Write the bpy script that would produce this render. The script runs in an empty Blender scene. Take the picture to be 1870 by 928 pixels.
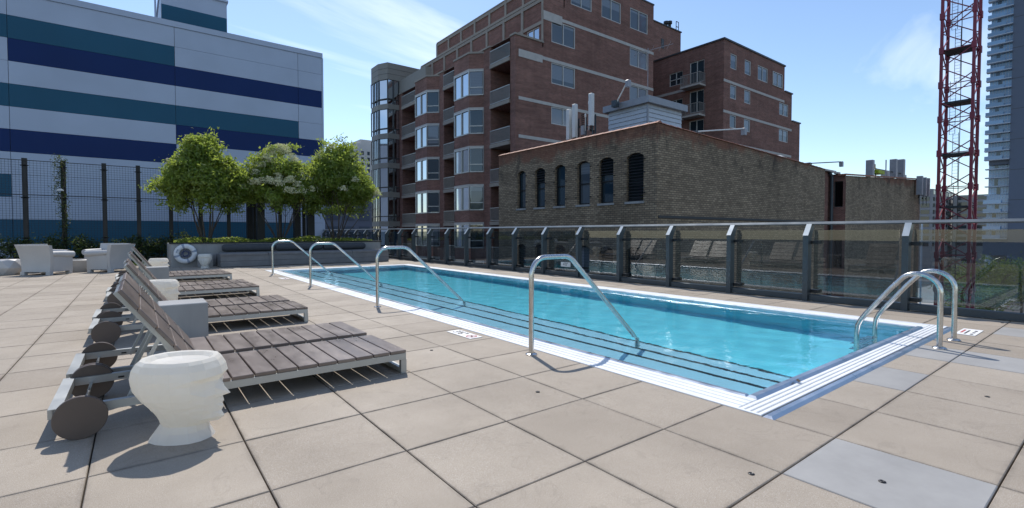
import bpy, math, random
from mathutils import Vector, Matrix, Euler
R = math.radians
rnd = random.Random(7)
scn = bpy.context.scene
col = scn.collection

# ------------------------------------------------------------------ camera, sky, sun, exposure
YAW, PITCH, CAMH = 0.6565, -0.0282, 1.2
cd = bpy.data.cameras.new('camera'); cam = bpy.data.objects.new('camera', cd); col.objects.link(cam)
cam.location = (0, 0, CAMH)
cam.rotation_euler = (math.pi / 2 + PITCH, 0, -YAW)
cd.sensor_fit = 'HORIZONTAL'; cd.sensor_width = 36.0
cd.lens = 36.0 * 890.5 / 1870.0
cd.shift_y = -14.0 / 1870.0
cd.clip_start = 0.05; cd.clip_end = 6000
scn.camera = cam

SUN_FROM = Vector((0.24, 0.69, 1.0)).normalized()
sun_el = math.asin(SUN_FROM.z); sun_az = math.atan2(SUN_FROM.x, SUN_FROM.y)
world = bpy.data.worlds.new('World'); scn.world = world; world.use_nodes = True
wn = world.node_tree.nodes; wl = world.node_tree.links; wn.clear()
def wnode(t, **k):
    n = wn.new(t)
    for a, b in k.items(): setattr(n, a, b)
    return n
sky = wnode('ShaderNodeTexSky', sky_type='NISHITA'); sky.sun_disc = False
sky.sun_elevation = sun_el; sky.sun_rotation = sun_az
sky.altitude = 200; sky.air_density = 1.0; sky.dust_density = 0.3; sky.ozone_density = 2.5
bg = wnode('ShaderNodeBackground'); bg.inputs['Strength'].default_value = 0.15
out = wnode('ShaderNodeOutputWorld')
# thin cirrus: streaks of noise on the sky's own directions
tc = wnode('ShaderNodeTexCoord'); sep = wnode('ShaderNodeSeparateXYZ'); wl.new(tc.outputs['Generated'], sep.inputs[0])
def wmath(op, a, b=None, clamp=False):
    n = wnode('ShaderNodeMath', operation=op); n.use_clamp = clamp
    for i, v in enumerate((a, b)):
        if v is None: continue
        if isinstance(v, (int, float)): n.inputs[i].default_value = v
        else: wl.new(v, n.inputs[i])
    return n.outputs[0]
zc = wmath('ADD', wmath('MAXIMUM', sep.outputs['Z'], 0.0), 0.16)
cx = wmath('DIVIDE', sep.outputs['X'], zc); cy = wmath('DIVIDE', sep.outputs['Y'], zc)
comb = wnode('ShaderNodeCombineXYZ'); wl.new(cx, comb.inputs[0]); wl.new(cy, comb.inputs[1])
mp = wnode('ShaderNodeMapping'); wl.new(comb.outputs[0], mp.inputs['Vector'])
mp.inputs['Rotation'].default_value = (0, 0, R(28)); mp.inputs['Scale'].default_value = (0.34, 1.05, 1); mp.inputs['Location'].default_value = (1.2, 4.1, 0)
nz = wnode('ShaderNodeTexNoise'); nz.inputs['Scale'].default_value = 1.0; nz.inputs['Detail'].default_value = 7; nz.inputs['Roughness'].default_value = 0.58; nz.inputs['Distortion'].default_value = 0.9
wl.new(mp.outputs[0], nz.inputs['Vector'])
rampc = wnode('ShaderNodeValToRGB'); rampc.color_ramp.elements[0].position = 0.55; rampc.color_ramp.elements[1].position = 0.80
wl.new(nz.outputs['Fac'], rampc.inputs['Fac'])
cf = wmath('MULTIPLY', rampc.outputs['Color'], wmath('MULTIPLY', wmath('ADD', sep.outputs['Z'], 0.0), 9.0, True), True)
cf = wmath('MULTIPLY', cf, 0.66)
mixc = wnode('ShaderNodeMixRGB'); wl.new(cf, mixc.inputs['Fac']); wl.new(sky.outputs[0], mixc.inputs['Color1'])
mixc.inputs['Color2'].default_value = (9.5, 9.7, 10.2, 1)
wl.new(mixc.outputs[0], bg.inputs['Color']); wl.new(bg.outputs[0], out.inputs['Surface'])

sd = bpy.data.lights.new('sun', 'SUN'); sd.energy = 3.5; sd.angle = R(0.53); sd.color = (1.0, 0.955, 0.89)
sun = bpy.data.objects.new('sun', sd); col.objects.link(sun)
sun.rotation_euler = (-SUN_FROM).to_track_quat('-Z', 'Y').to_euler(); sun.location = SUN_FROM * 60

scn.view_settings.view_transform = 'Standard'; scn.view_settings.look = 'None'
scn.view_settings.exposure = 0.28; scn.view_settings.gamma = 1.0; scn.view_settings.use_curve_mapping = False
scn.render.engine = 'CYCLES'
scn.cycles.use_denoising = True
scn.cycles.max_bounces = 9; scn.cycles.transparent_max_bounces = 24; scn.cycles.glossy_bounces = 4; scn.cycles.transmission_bounces = 6; scn.cycles.diffuse_bounces = 3
scn.cycles.sample_clamp_indirect = 6.0
scn.cycles.caustics_reflective = False; scn.cycles.caustics_refractive = True
scn.cycles.blur_glossy = 0.5

# ------------------------------------------------------------------ materials
MATS = {}
class NT:
    def __init__(s, name):
        s.m = bpy.data.materials.new(name); s.m.use_nodes = True
        s.n = s.m.node_tree.nodes; s.l = s.m.node_tree.links; s.n.clear()
        s.out = s.n.new('ShaderNodeOutputMaterial'); MATS[name] = s.m
    def node(s, t, ins=None, **k):
        n = s.n.new(t)
        for a, b in k.items(): setattr(n, a, b)
        for a, b in (ins or {}).items(): s.set(n.inputs[a], b)
        return n
    def set(s, sock, v):
        if hasattr(v, 'links') or isinstance(v, bpy.types.NodeSocket): s.l.new(v, sock)
        else:
            if isinstance(v, tuple) and len(v) == 3 and sock.type == 'RGBA': v = v + (1,)
            sock.default_value = v
    def pos(s): return s.node('ShaderNodeNewGeometry').outputs['Position']
    def noise(s, scale, detail=3, rough=.5, vec=None, dist=0):
        n = s.node('ShaderNodeTexNoise', {'Scale': scale, 'Detail': detail, 'Roughness': rough, 'Distortion': dist})
        s.l.new(vec if vec is not None else s.pos(), n.inputs['Vector']); return n.outputs['Fac']
    def map(s, v, a, b, c, d):
        n = s.node('ShaderNodeMapRange', {'From Min': a, 'From Max': b, 'To Min': c, 'To Max': d}); s.l.new(v, n.inputs['Value']); return n.outputs[0]
    def math(s, op, a, b=0.0):
        n = s.node('ShaderNodeMath', operation=op); s.set(n.inputs[0], a); s.set(n.inputs[1], b); return n.outputs[0]
    def mix(s, f, a, b, mode='MIX'):
        n = s.node('ShaderNodeMixRGB', blend_type=mode); s.set(n.inputs[0], f); s.set(n.inputs[1], a); s.set(n.inputs[2], b); return n.outputs[0]
    def val(s, c, v):   # multiply a colour by a scalar
        n = s.node('ShaderNodeVectorMath', operation='SCALE'); s.set(n.inputs[0], c); s.set(n.inputs['Scale'], v); return n.outputs[0]
    def scaled(s, sx, sy, sz, vec=None):
        n = s.node('ShaderNodeMapping', {'Scale': (sx, sy, sz)}); s.l.new(vec if vec is not None else s.pos(), n.inputs['Vector']); return n.outputs[0]
    def bump(s, h, strength=.3, dist=.01):
        n = s.node('ShaderNodeBump', {'Strength': strength, 'Distance': dist}); s.l.new(h, n.inputs['Height']); return n.outputs[0]
    def principled(s, **k):
        p = s.node('ShaderNodeBsdfPrincipled')
        for a, b in k.items(): s.set(p.inputs[a.replace('_', ' ')], b)
        s.l.new(p.outputs[0], s.out.inputs['Surface']); return p

def simple(name, c, rough=.6, metal=0, var=.12, scale=3.0, spec=.5, bump=0, bscale=60, streak=False):
    t = NT(name)
    n = t.noise(scale, 4, .6, t.scaled(1, 1, .25) if streak else None)
    v = t.map(n, .3, .7, 1 - var, 1 + var)
    kw = dict(Base_Color=t.val(c, v), Roughness=t.map(n, .3, .7, max(.02, rough - .08), min(1, rough + .08)), Metallic=metal, Specular_IOR_Level=spec)
    if bump: kw['Normal'] = t.bump(t.noise(bscale, 3), bump, .004)
    t.principled(**kw); return t.m

SP, OX, OY = 0.68664, 1.16136, 3.14232       # paver pitch and joint origin
def mat_paver():
    t = NT('paver')
    p = t.pos()
    off = t.node('ShaderNodeVectorMath', {0: p, 1: (-OX + 40 * SP, -OY + 40 * SP, 0)}, operation='ADD').outputs[0]
    dv = t.node('ShaderNodeVectorMath', {0: off, 1: (SP, SP, 1)}, operation='DIVIDE').outputs[0]
    fl = t.node('ShaderNodeVectorMath', {0: dv}, operation='FLOOR').outputs[0]
    fx = t.node('ShaderNodeSeparateXYZ', {0: fl}); cell = t.node('ShaderNodeCombineXYZ', {0: fx.outputs[0], 1: fx.outputs[1], 2: 3.0}).outputs[0]
    wn_ = t.node('ShaderNodeTexWhiteNoise', noise_dimensions='3D'); t.l.new(cell, wn_.inputs['Vector'])
    base = t.mix(wn_.outputs['Value'], (.302, .250, .192), (.362, .304, .237))
    grit = t.noise(260, 2, .7); base = t.mix(t.map(grit, .54, .70, 0, .7), base, (.60, .56, .51))
    base = t.mix(t.map(t.noise(190, 2, .7), .60, .70, 0, .7), base, (.10, .085, .075))
    fr_ = t.node('ShaderNodeVectorMath', {0: dv}, operation='FRACTION').outputs[0]; fs = t.node('ShaderNodeSeparateXYZ', {0: fr_})
    ex = t.math('MINIMUM', t.math('MINIMUM', fs.outputs[0], t.math('SUBTRACT', 1.0, fs.outputs[0])), t.math('MINIMUM', fs.outputs[1], t.math('SUBTRACT', 1.0, fs.outputs[1])))
    dirt = t.math('MULTIPLY', t.map(ex, .0, .045, 1.0, 0.0), t.map(t.noise(5, 5, .7), .38, .68, 0, .7)); base = t.mix(dirt, base, (.115, .092, .072))
    drop = t.noise(2.1, 3, .5, dist=2.2); ringm = t.math('MULTIPLY', t.map(drop, .58, .60, 0, 1), t.map(drop, .62, .60, 0, 1)); base = t.val(base, t.map(ringm, 0, 1, 1.0, .90))
    spot = t.node('ShaderNodeTexVoronoi', {'Scale': 4.6}); t.l.new(p, spot.inputs['Vector']); base = t.mix(t.map(spot.outputs['Distance'], .018, .034, .55, 0), base, (.10, .085, .07))
    big = t.noise(1.1, 5, .62); base = t.val(base, t.map(big, .3, .72, .86, 1.10))
    st = t.noise(3.3, 6, .7, dist=.6); base = t.mix(t.map(st, .62, .78, 0, .32), base, (.25, .205, .165))
    t.principled(Base_Color=base, Roughness=t.map(big, .3, .7, .78, .62), Specular_IOR_Level=.35, Normal=t.bump(grit, .25, .002))
    t = NT('paver_grey')
    b = t.val((.325, .315, .300), t.map(t.noise(2.2, 5, .65), .3, .7, .85, 1.1)); b = t.mix(t.map(t.noise(240, 2, .7), .6, .75, 0, .4), b, (.27, .27, .28))
    t.principled(Base_Color=b, Roughness=.7, Specular_IOR_Level=.35)
mat_paver()
def mat_brick(name, c1, c2, mortar, stain=None, w=.215, h=.075, red=None):
    t = NT(name)
    s = t.node('ShaderNodeSeparateXYZ', {0: t.pos()})
    u = t.math('SUBTRACT', s.outputs[0], s.outputs[1])
    v = t.node('ShaderNodeCombineXYZ', {0: u, 1: s.outputs[2], 2: 0.0}).outputs[0]
    b = t.node('ShaderNodeTexBrick', {'Vector': v, 'Color1': c1 + (1,), 'Color2': c2 + (1,), 'Mortar': mortar + (1,), 'Scale': 1.0, 'Mortar Size': .011 if h < .09 else .017, 'Mortar Smooth': .2, 'Bias': 0.0, 'Brick Width': w, 'Row Height': h})
    c = b.outputs['Color']
    c = t.val(c, t.map(t.noise(.35, 5, .6), .3, .7, .82, 1.15))
    c = t.val(c, t.map(t.noise(1.0, 4, .65, t.scaled(1.6, 1.6, .12)), .3, .7, .88, 1.1))
    c = t.val(c, t.map(t.noise(1.0, 4, .7, t.scaled(.45, .45, 3.6)), .3, .7, .80, 1.20))
    if red:      # the rebuilt upper courses are redder brick, ragged at their lower edge
        rz = t.math('ADD', s.outputs[2], t.map(t.noise(.7, 5, .7), .3, .7, -.45, .45))
        c = t.mix(t.map(rz, red, red + .35, 0, .75), c, t.mix(t.noise(9, 3), (.25, .105, .062), (.15, .058, .04)))
    if stain:
        zf = t.map(s.outputs[2], stain[1], stain[2], 0, 1)
        n = t.noise(.9, 7, .72, t.scaled(1, 1, .55), .5)
        f = t.math('MULTIPLY', t.map(n, .50, .64, 0, .75), zf)
        c = t.mix(f, c, stain[0])
    t.principled(Base_Color=c, Roughness=.88, Specular_IOR_Level=.25, Normal=t.bump(b.outputs['Fac'], -.5, .006))
mat_brick('red_brick', (.250, .110, .084), (.162, .068, .052), (.23, .18, .155))
mat_brick('tan_brick', (.365, .280, .185), (.210, .156, .104), (.12, .098, .078), ((.040, .034, .029), 3.9, 5.2), .27, .102, 5.35)
mat_brick('parapet_brick', (.22, .085, .052), (.150, .055, .038), (.16, .12, .10), ((.04, .032, .028), 3.0, 5.0), .22, .078)
simple('stone_band', (.46, .44, .41), .8, var=.1); simple('concrete_frame', (.30, .265, .225), .85, var=.12)
simple('clad_grey', (.235, .225, .20), .7, var=.08); simple('concrete', (.30, .30, .295), .8, var=.18, scale=2.2, bump=.15, streak=True)
simple('concrete_light', (.42, .41, .39), .8, var=.12, bump=.1)
simple('clay_coping', (.30, .13, .085), .7, var=.25, scale=6)
simple('roof_dark', (.06, .06, .06), .9); simple('asphalt', (.055, .055, .058), .9, var=.2, scale=.1)
simple('pavement', (.30, .29, .275), .9, var=.12, scale=.3)
def mat_panel(name, c, rough=.45, spec=.5):
    t = NT(name); n = t.noise(.5, 3); s = t.noise(30, 2, .5, t.scaled(1, 1, .02))
    t.principled(Base_Color=t.val(c, t.map(n, .3, .7, .94, 1.06)), Roughness=t.map(s, .3, .7, rough - .06, rough + .06), Specular_IOR_Level=spec, Normal=t.bump(t.noise(.9, 3, .5, t.scaled(.35, 1, 1.2)), .12, .08))
mat_panel('panel_white', (.400, .465, .580)); mat_panel('panel_teal', (.010, .085, .150), .45, .25); mat_panel('panel_navy', (.002, .022, .110), .45, .2); mat_panel('panel_seam', (.10, .11, .13), .7)
simple('steel_dark', (.055, .068, .078), .42, .35, var=.08); simple('steel_light', (.36, .40, .43), .4, .4, var=.06); simple('rail_grey', (.16, .18, .195), .38, .3, var=.06)
simple('black_steel', (.012, .013, .015), .5, .2); simple('rail_white', (.62, .62, .60), .5, var=.05)
simple('frame_alu', (.42, .42, .40), .45, .5, var=.05); simple('window_frame', (.50, .50, .48), .5, var=.05); simple('dark_frame', (.05, .05, .05), .5)
def mat_stainless():
    t = NT('stainless'); n = t.noise(14, 4, .6); sc = t.noise(90, 2, .5, t.scaled(1, 1, .05))
    t.principled(Base_Color=t.val((.58, .565, .54), t.map(n, .3, .7, .85, 1.08)), Metallic=1.0, Roughness=t.map(sc, .3, .7, .14, .30))
    t = NT('pool_edge_metal'); n = t.noise(5, 4, .6)
    t.principled(Base_Color=t.val((.50, .54, .60), t.map(n, .3, .7, .85, 1.1)), Metallic=.9, Roughness=t.map(n, .3, .7, .25, .42))
mat_stainless()
simple('grating_white', (.78, .79, .79), .5, var=.05); simple('gutter_dark', (.035, .04, .045), .8)
def mat_pool():
    t = NT('pool_shell'); n = t.noise(1.3, 3)
    t.principled(Base_Color=t.val((.19, .79, .95), t.map(n, .3, .7, .95, 1.03)), Roughness=.6, Specular_IOR_Level=.2)
    t = NT('pool_step'); t.principled(Base_Color=(.42, .76, .93), Roughness=.6, Specular_IOR_Level=.2)
    t = NT('pool_stripe'); t.principled(Base_Color=(.012, .03, .045), Roughness=.6, Specular_IOR_Level=.2)
    t = NT('water')
    w1 = t.noise(2.6, 3, .5, t.scaled(1, 1.3, 1), .4); w2 = t.noise(11, 3, .55, dist=.5)
    h = t.math('ADD', w1, t.math('MULTIPLY', w2, .35))
    nb = t.bump(h, .13, .05)
    g = t.node('ShaderNodeBsdfGlass', {'Color': (.90, .99, 1.0, 1), 'Roughness': 0.0, 'IOR': 1.333}); t.l.new(nb, g.inputs['Normal'])
    t.l.new(g.outputs[0], t.out.inputs['Surface'])
mat_pool()
def mat_glass(name, tint, ior=1.5, refl=1.0, rough=0.0):
    t = NT(name)
    f = t.node('ShaderNodeFresnel', {'IOR': t.map(t.node('ShaderNodeNewGeometry').outputs['Backfacing'], 0, 1, ior, 1 / ior)}).outputs[0]
    f = t.math('MULTIPLY', f, refl)
    tr = t.node('ShaderNodeBsdfTransparent', {'Color': tint + (1,)}); gl = t.node('ShaderNodeBsdfGlossy', {'Roughness': rough, 'Color': (1, 1, 1, 1)})
    mx = t.node('ShaderNodeMixShader', {0: f}); t.l.new(tr.outputs[0], mx.inputs[1]); t.l.new(gl.outputs[0], mx.inputs[2]); t.l.new(mx.outputs[0], t.out.inputs['Surface'])
mat_glass('fence_glass', (.65, .70, .725), 1.6)
def mat_pane(name, c, rough=.04, spec=.9, blinds=False, metal=0.0):
    t = NT(name)
    cell = t.node('ShaderNodeObjectInfo').outputs['Random']
    n = t.noise(.25, 2)
    base = t.val(c, t.map(cell, 0, 1, .7, 1.25))
    if blinds:
        gz_ = t.node('ShaderNodeSeparateXYZ', {0: t.node('ShaderNodeTexCoord').outputs['Generated']})
        th = t.map(cell, 0, 1, -.35, 1.15); bl = t.map(t.math('SUBTRACT', gz_.outputs[2], th), 0, .02, 0, .75)
        lines = t.map(t.math('SINE', t.math('MULTIPLY', gz_.outputs[2], 90.0)), -1, 1, .85, 1.1)
        base = t.mix(bl, base, t.val((.20, .225, .255), lines))
    t.principled(Base_Color=base, Roughness=rough, Specular_IOR_Level=spec, IOR=1.5, Metallic=metal, Normal=t.bump(n, .06, .1))
mat_pane('pane_dark', (.016, .034, .046)); mat_pane('pane_blind', (.06, .075, .09), .06, .9, True); mat_pane('pane_sky', (.50, .54, .58), .05, .9, False, 1.0)
mat_pane('pane_black', (.004, .004, .005), .2, .3)
simple('plank_brown', (.085, .068, .060), .38, var=.18, scale=4, spec=.5)
def mat_slat():
    t = NT('slat'); r = t.node('ShaderNodeObjectInfo').outputs['Random']
    n = t.noise(7, 5, .65, t.scaled(1, .35, 1)); g = t.noise(60, 3, .6, t.scaled(.6, .05, 1))
    c = t.mix(r, (.135, .100, .082), (.190, .146, .120)); c = t.val(c, t.map(n, .3, .7, .82, 1.2))
    c = t.mix(t.map(t.noise(9, 6, .7, dist=1.5), .66, .70, 0, .5), c, (.30, .28, .26))
    t.principled(Base_Color=c, Roughness=t.map(n, .3, .7, .25, .42), Specular_IOR_Level=.7, Normal=t.bump(g, .12, .002))
mat_slat()
simple('lounge_metal', (.42, .43, .42), .42, .65, var=.06); simple('wheel_brown', (.105, .078, .064), .45, var=.1); simple('rubber', (.02, .02, .02), .7)
def mat_plastic():
    t = NT('head_plastic')
    n = t.noise(9, 5, .6); c = t.mix(t.map(n, .35, .7, 0, 1), (.86, .84, .80), (.82, .79, .73))
    p = t.principled(Base_Color=c, Roughness=.42, Specular_IOR_Level=.4)
    tl = t.node('ShaderNodeBsdfTranslucent', {'Color': (.95, .90, .79, 1)}); mx = t.node('ShaderNodeMixShader', {0: .42}); t.l.new(p.outputs[0], mx.inputs[1]); t.l.new(tl.outputs[0], mx.inputs[2]); t.l.new(mx.outputs[0], t.out.inputs['Surface'])
    t = NT('chair_plastic'); n = t.noise(3, 3)
    t.principled(Base_Color=t.val((.47, .46, .45), t.map(n, .3, .7, .95, 1.04)), Roughness=.45, Specular_IOR_Level=.4)
mat_plastic()
simple('cushion', (.060, .064, .072), .9, var=.15, scale=8, bump=.2, bscale=200); simple('seat_pad', (.17, .165, .165), .9, var=.12, scale=6, bump=.2, bscale=200)
simple('bench_plank', (.165, .165, .168), .7, var=.16, scale=3); simple('ring_white', (.68, .69, .70), .5, var=.1); simple('ring_band', (.28, .32, .40), .7); simple('rope', (.05, .07, .16), .8)
simple('soil', (.035, .026, .02), 1.0, var=.3, scale=10); simple('bark', (.065, .052, .042), .9, var=.35, scale=14)
def mat_leaf(name, a, b, c2, tr=.5):
    t = NT(name)
    n = t.node('ShaderNodeTexWhiteNoise', noise_dimensions='3D'); sn = t.node('ShaderNodeVectorMath', {0: t.pos(), 1: (.11, .11, .11)}, operation='SNAP').outputs[0]; t.l.new(sn, n.inputs['Vector'])
    c = t.mix(n.outputs['Value'], a, b); c = t.mix(t.map(t.noise(1.6, 3), .4, .7, 0, .6), c, c2)
    d = t.node('ShaderNodeBsdfDiffuse', {'Color': c}); tl = t.node('ShaderNodeBsdfTranslucent', {'Color': t.mix(.5, c, (.46, .56, .09))}); gl = t.node('ShaderNodeBsdfGlossy', {'Roughness': .45, 'Color': (.6, .6, .6, 1)})
    m1 = t.node('ShaderNodeMixShader', {0: tr}); t.l.new(d.outputs[0], m1.inputs[1]); t.l.new(tl.outputs[0], m1.inputs[2])
    m2 = t.node('ShaderNodeMixShader', {0: .06}); t.l.new(m1.outputs[0], m2.inputs[1]); t.l.new(gl.outputs[0], m2.inputs[2]); t.l.new(m2.outputs[0], t.out.inputs['Surface'])
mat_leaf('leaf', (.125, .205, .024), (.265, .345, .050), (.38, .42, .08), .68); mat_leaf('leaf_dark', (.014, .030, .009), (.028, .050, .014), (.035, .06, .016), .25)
mat_leaf('flower', (.74, .70, .46), (.86, .82, .60), (.82, .78, .54), .3); mat_leaf('grass', (.06, .13, .02), (.10, .19, .03), (.12, .20, .04), .3)
mat_leaf('street_leaf', (.030, .065, .016), (.065, .115, .026), (.085, .13, .03), .35)
simple('marker_white', (.76, .75, .73), .6, var=.04); simple('marker_black', (.02, .02, .02), .6); simple('marker_red', (.45, .06, .06), .6)
simple('crane_red', (.235, .030, .054), .5, var=.18, scale=.6); simple('crane_deck', (.03, .045, .05), .7)
simple('shed_metal', (.44, .49, .54), .5, .1, var=.08); simple('shed_roof', (.26, .28, .31), .5, .2); simple('antenna_white', (.62, .63, .62), .5, var=.06); simple('antenna_grey', (.30, .31, .34), .5)
simple('cable_black', (.01, .01, .012), .6); simple('yellow_paint', (.40, .28, .02), .6); simple('lime_paint', (.30, .42, .02), .6)
simple('tower_dark', (.10, .125, .175), .55, var=.06, scale=.1); simple('tower_slab', (.40, .46, .53), .6); mat_pane('tower_pane', (.18, .31, .47), .08, .9)
simple('office_pane', (.045, .075, .115), .35, var=.1, scale=.2); simple('far_stone', (.50, .49, .48), .85, var=.1, scale=.1); simple('far_concrete', (.34, .33, .33), .85, var=.1, scale=.1)
simple('car_white', (.62, .62, .62), .3); simple('car_dark', (.03, .035, .05), .25); simple('car_red', (.25, .03, .03), .3); simple('taxi_yellow', (.60, .34, .03), .35); simple('truck_green', (.02, .09, .075), .4)

# ------------------------------------------------------------------ mesh helpers
class MB:
    def __init__(s): s.v = []; s.f = []
    def add(s, vs, fs):
        o = len(s.v); s.v += [tuple(v) for v in vs]; s.f += [tuple(i + o for i in f) for f in fs]; return s
    def box(s, x0, x1, y0, y1, z0, z1):
        return s.add([(x0, y0, z0), (x1, y0, z0), (x1, y1, z0), (x0, y1, z0), (x0, y0, z1), (x1, y0, z1), (x1, y1, z1), (x0, y1, z1)],
                     [(0, 3, 2, 1), (4, 5, 6, 7), (0, 1, 5, 4), (1, 2, 6, 5), (2, 3, 7, 6), (3, 0, 4, 7)])
    def cbox(s, c, d): return s.box(c[0] - d[0] / 2, c[0] + d[0] / 2, c[1] - d[1] / 2, c[1] + d[1] / 2, c[2] - d[2] / 2, c[2] + d[2] / 2)
    def bevbox(s, x0, x1, y0, y1, z0, z1, b):       # box with chamfered upper rim
        vs = []
        for (d, z) in ((0, z0), (0, z1 - b), (b, z1)):
            vs += [(x0 + d, y0 + d, z), (x1 - d, y0 + d, z), (x1 - d, y1 - d, z), (x0 + d, y1 - d, z)]
        fs = [(0, 3, 2, 1), (8, 9, 10, 11)]
        for k in (0, 4):
            for i in range(4): j = (i + 1) % 4; fs.append((k + i, k + j, k + j + 4, k + i + 4))
        return s.add(vs, fs)
    def quad(s, a, b, c, d): return s.add([a, b, c, d], [(0, 1, 2, 3)])
    def bar(s, a, b, w, h=None, up=(0, 0, 1)):       # square bar from a to b
        a, b = Vector(a), Vector(b); d = (b - a).normalized(); h = h or w
        u = Vector(up); sx = d.cross(u)
        if sx.length < 1e-4: sx = d.cross(Vector((1, 0, 0)))
        sx.normalize(); sz = sx.cross(d).normalized()
        vs = []
        for p in (a, b):
            for (i, j) in ((-1, -1), (1, -1), (1, 1), (-1, 1)): vs.append(p + sx * i * w / 2 + sz * j * h / 2)
        return s.add(vs, [(0, 3, 2, 1), (4, 5, 6, 7), (0, 1, 5, 4), (1, 2, 6, 5), (2, 3, 7, 6), (3, 0, 4, 7)])
    def tube(s, pts, r, n=10, cap=True, radii=None):
        pts = [Vector(p) for p in pts]; o = len(s.v); prev = None
        for k, p in enumerate(pts):
            d = (pts[min(k + 1, len(pts) - 1)] - pts[max(k - 1, 0)]).normalized()
            if prev is None:
                a = d.cross(Vector((0, 0, 1)))
                if a.length < .05: a = d.cross(Vector((1, 0, 0)))
            else: a = prev - d * prev.dot(d)
            a.normalize(); prev = a; b = d.cross(a)
            rr = radii[k] if radii else r
            for i in range(n):
                t = 2 * math.pi * i / n; s.v.append(tuple(p + (a * math.cos(t) + b * math.sin(t)) * rr))
        for k in range(len(pts) - 1):
            for i in range(n):
                j = (i + 1) % n; q = o + k * n; s.f.append((q + i, q + j, q + n + j, q + n + i))
        if cap:
            s.f.append(tuple(o + i for i in reversed(range(n)))); e = o + (len(pts) - 1) * n; s.f.append(tuple(e + i for i in range(n)))
        return s
    def cyl(s, c, r, z0, z1, n=24, r2=None):
        r2 = r if r2 is None else r2
        return s.lathe(c, [(r, z0), (r2, z1)], n)
    def lathe(s, c, prof, n=24, cap=True):
        o = len(s.v)
        for (r, z) in prof:
            for i in range(n): t = 2 * math.pi * i / n; s.v.append((c[0] + r * math.cos(t), c[1] + r * math.sin(t), c[2] + z if len(c) > 2 else z))
        for k in range(len(prof) - 1):
            for i in range(n): j = (i + 1) % n; q = o + k * n; s.f.append((q + i, q + j, q + n + j, q + n + i))
        if cap:
            s.f.append(tuple(o + i for i in reversed(range(n)))); e = o + (len(prof) - 1) * n; s.f.append(tuple(e + i for i in range(n)))
        return s
    def prism(s, poly, z0, z1):
        n = len(poly)
        return s.add([(p[0], p[1], z0) for p in poly] + [(p[0], p[1], z1) for p in poly],
                     [tuple(reversed(range(n))), tuple(range(n, 2 * n))] + [(i, (i + 1) % n, n + (i + 1) % n, n + i) for i in range(n)])
    def extrude(s, poly, axis, a, b):                # polygon of (p, q) extruded along axis 0=x, 1=y
        n = len(poly)
        P = (lambda t, p, q: (t, p, q)) if axis == 0 else (lambda t, p, q: (p, t, q))
        return s.add([P(a, *p) for p in poly] + [P(b, *p) for p in poly],
                     [tuple(reversed(range(n))), tuple(range(n, 2 * n))] + [(i, (i + 1) % n, n + (i + 1) % n, n + i) for i in range(n)])
    def mesh(s, name, smooth=False):
        m = bpy.data.meshes.new(name); m.from_pydata(s.v, [], s.f); m.update()
        if smooth:
            m.polygons.foreach_set('use_smooth', [True] * len(m.polygons))
            try: m.set_sharp_from_angle(angle=R(40))
            except Exception: pass
        return m
def part(name, mb, mat, parent=None, smooth=False, loc=(0, 0, 0), rot=(0, 0, 0), kind=None):
    me = mb if isinstance(mb, bpy.types.Mesh) else mb.mesh(name, smooth)
    o = bpy.data.objects.new(name, me); col.objects.link(o)
    if mat and not me.materials: me.materials.append(MATS[mat])
    o.location = loc; o.rotation_euler = rot
    if parent is not None: o.parent = parent
    if kind: o['kind'] = kind
    return o
def tag(o, label, cat, group=None, kind=None):
    if label: o['label'] = label
    if cat: o['category'] = cat
    if group: o['group'] = group
    if kind: o['kind'] = kind
    return o
def thing(name, label, cat, loc=(0, 0, 0), rotz=0, group=None):
    o = bpy.data.objects.new(name, None); col.objects.link(o); o.location = loc; o.rotation_euler = (0, 0, rotz); o.empty_display_size = .2
    return tag(o, label, cat, group)
def struct(name, mb, mat, label, cat=None, kind='structure', smooth=False):
    o = part(name, mb, mat, None, smooth); return tag(o, label, cat, None, kind)
def dup(src, loc, rotz, label):
    def cp(o, par):
        c = o.copy(); col.objects.link(c); c.parent = par
        for ch in [k for k in CH.get(o.name, [])]: cp(ch, c)
        return c
    CH = {}
    for o in bpy.data.objects:
        if o.parent: CH.setdefault(o.parent.name, []).append(o)
    r = cp(src, None); r.location = loc; r.rotation_euler = (0, 0, rotz); r['label'] = label
    return r
def flip(o):
    return o
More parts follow.
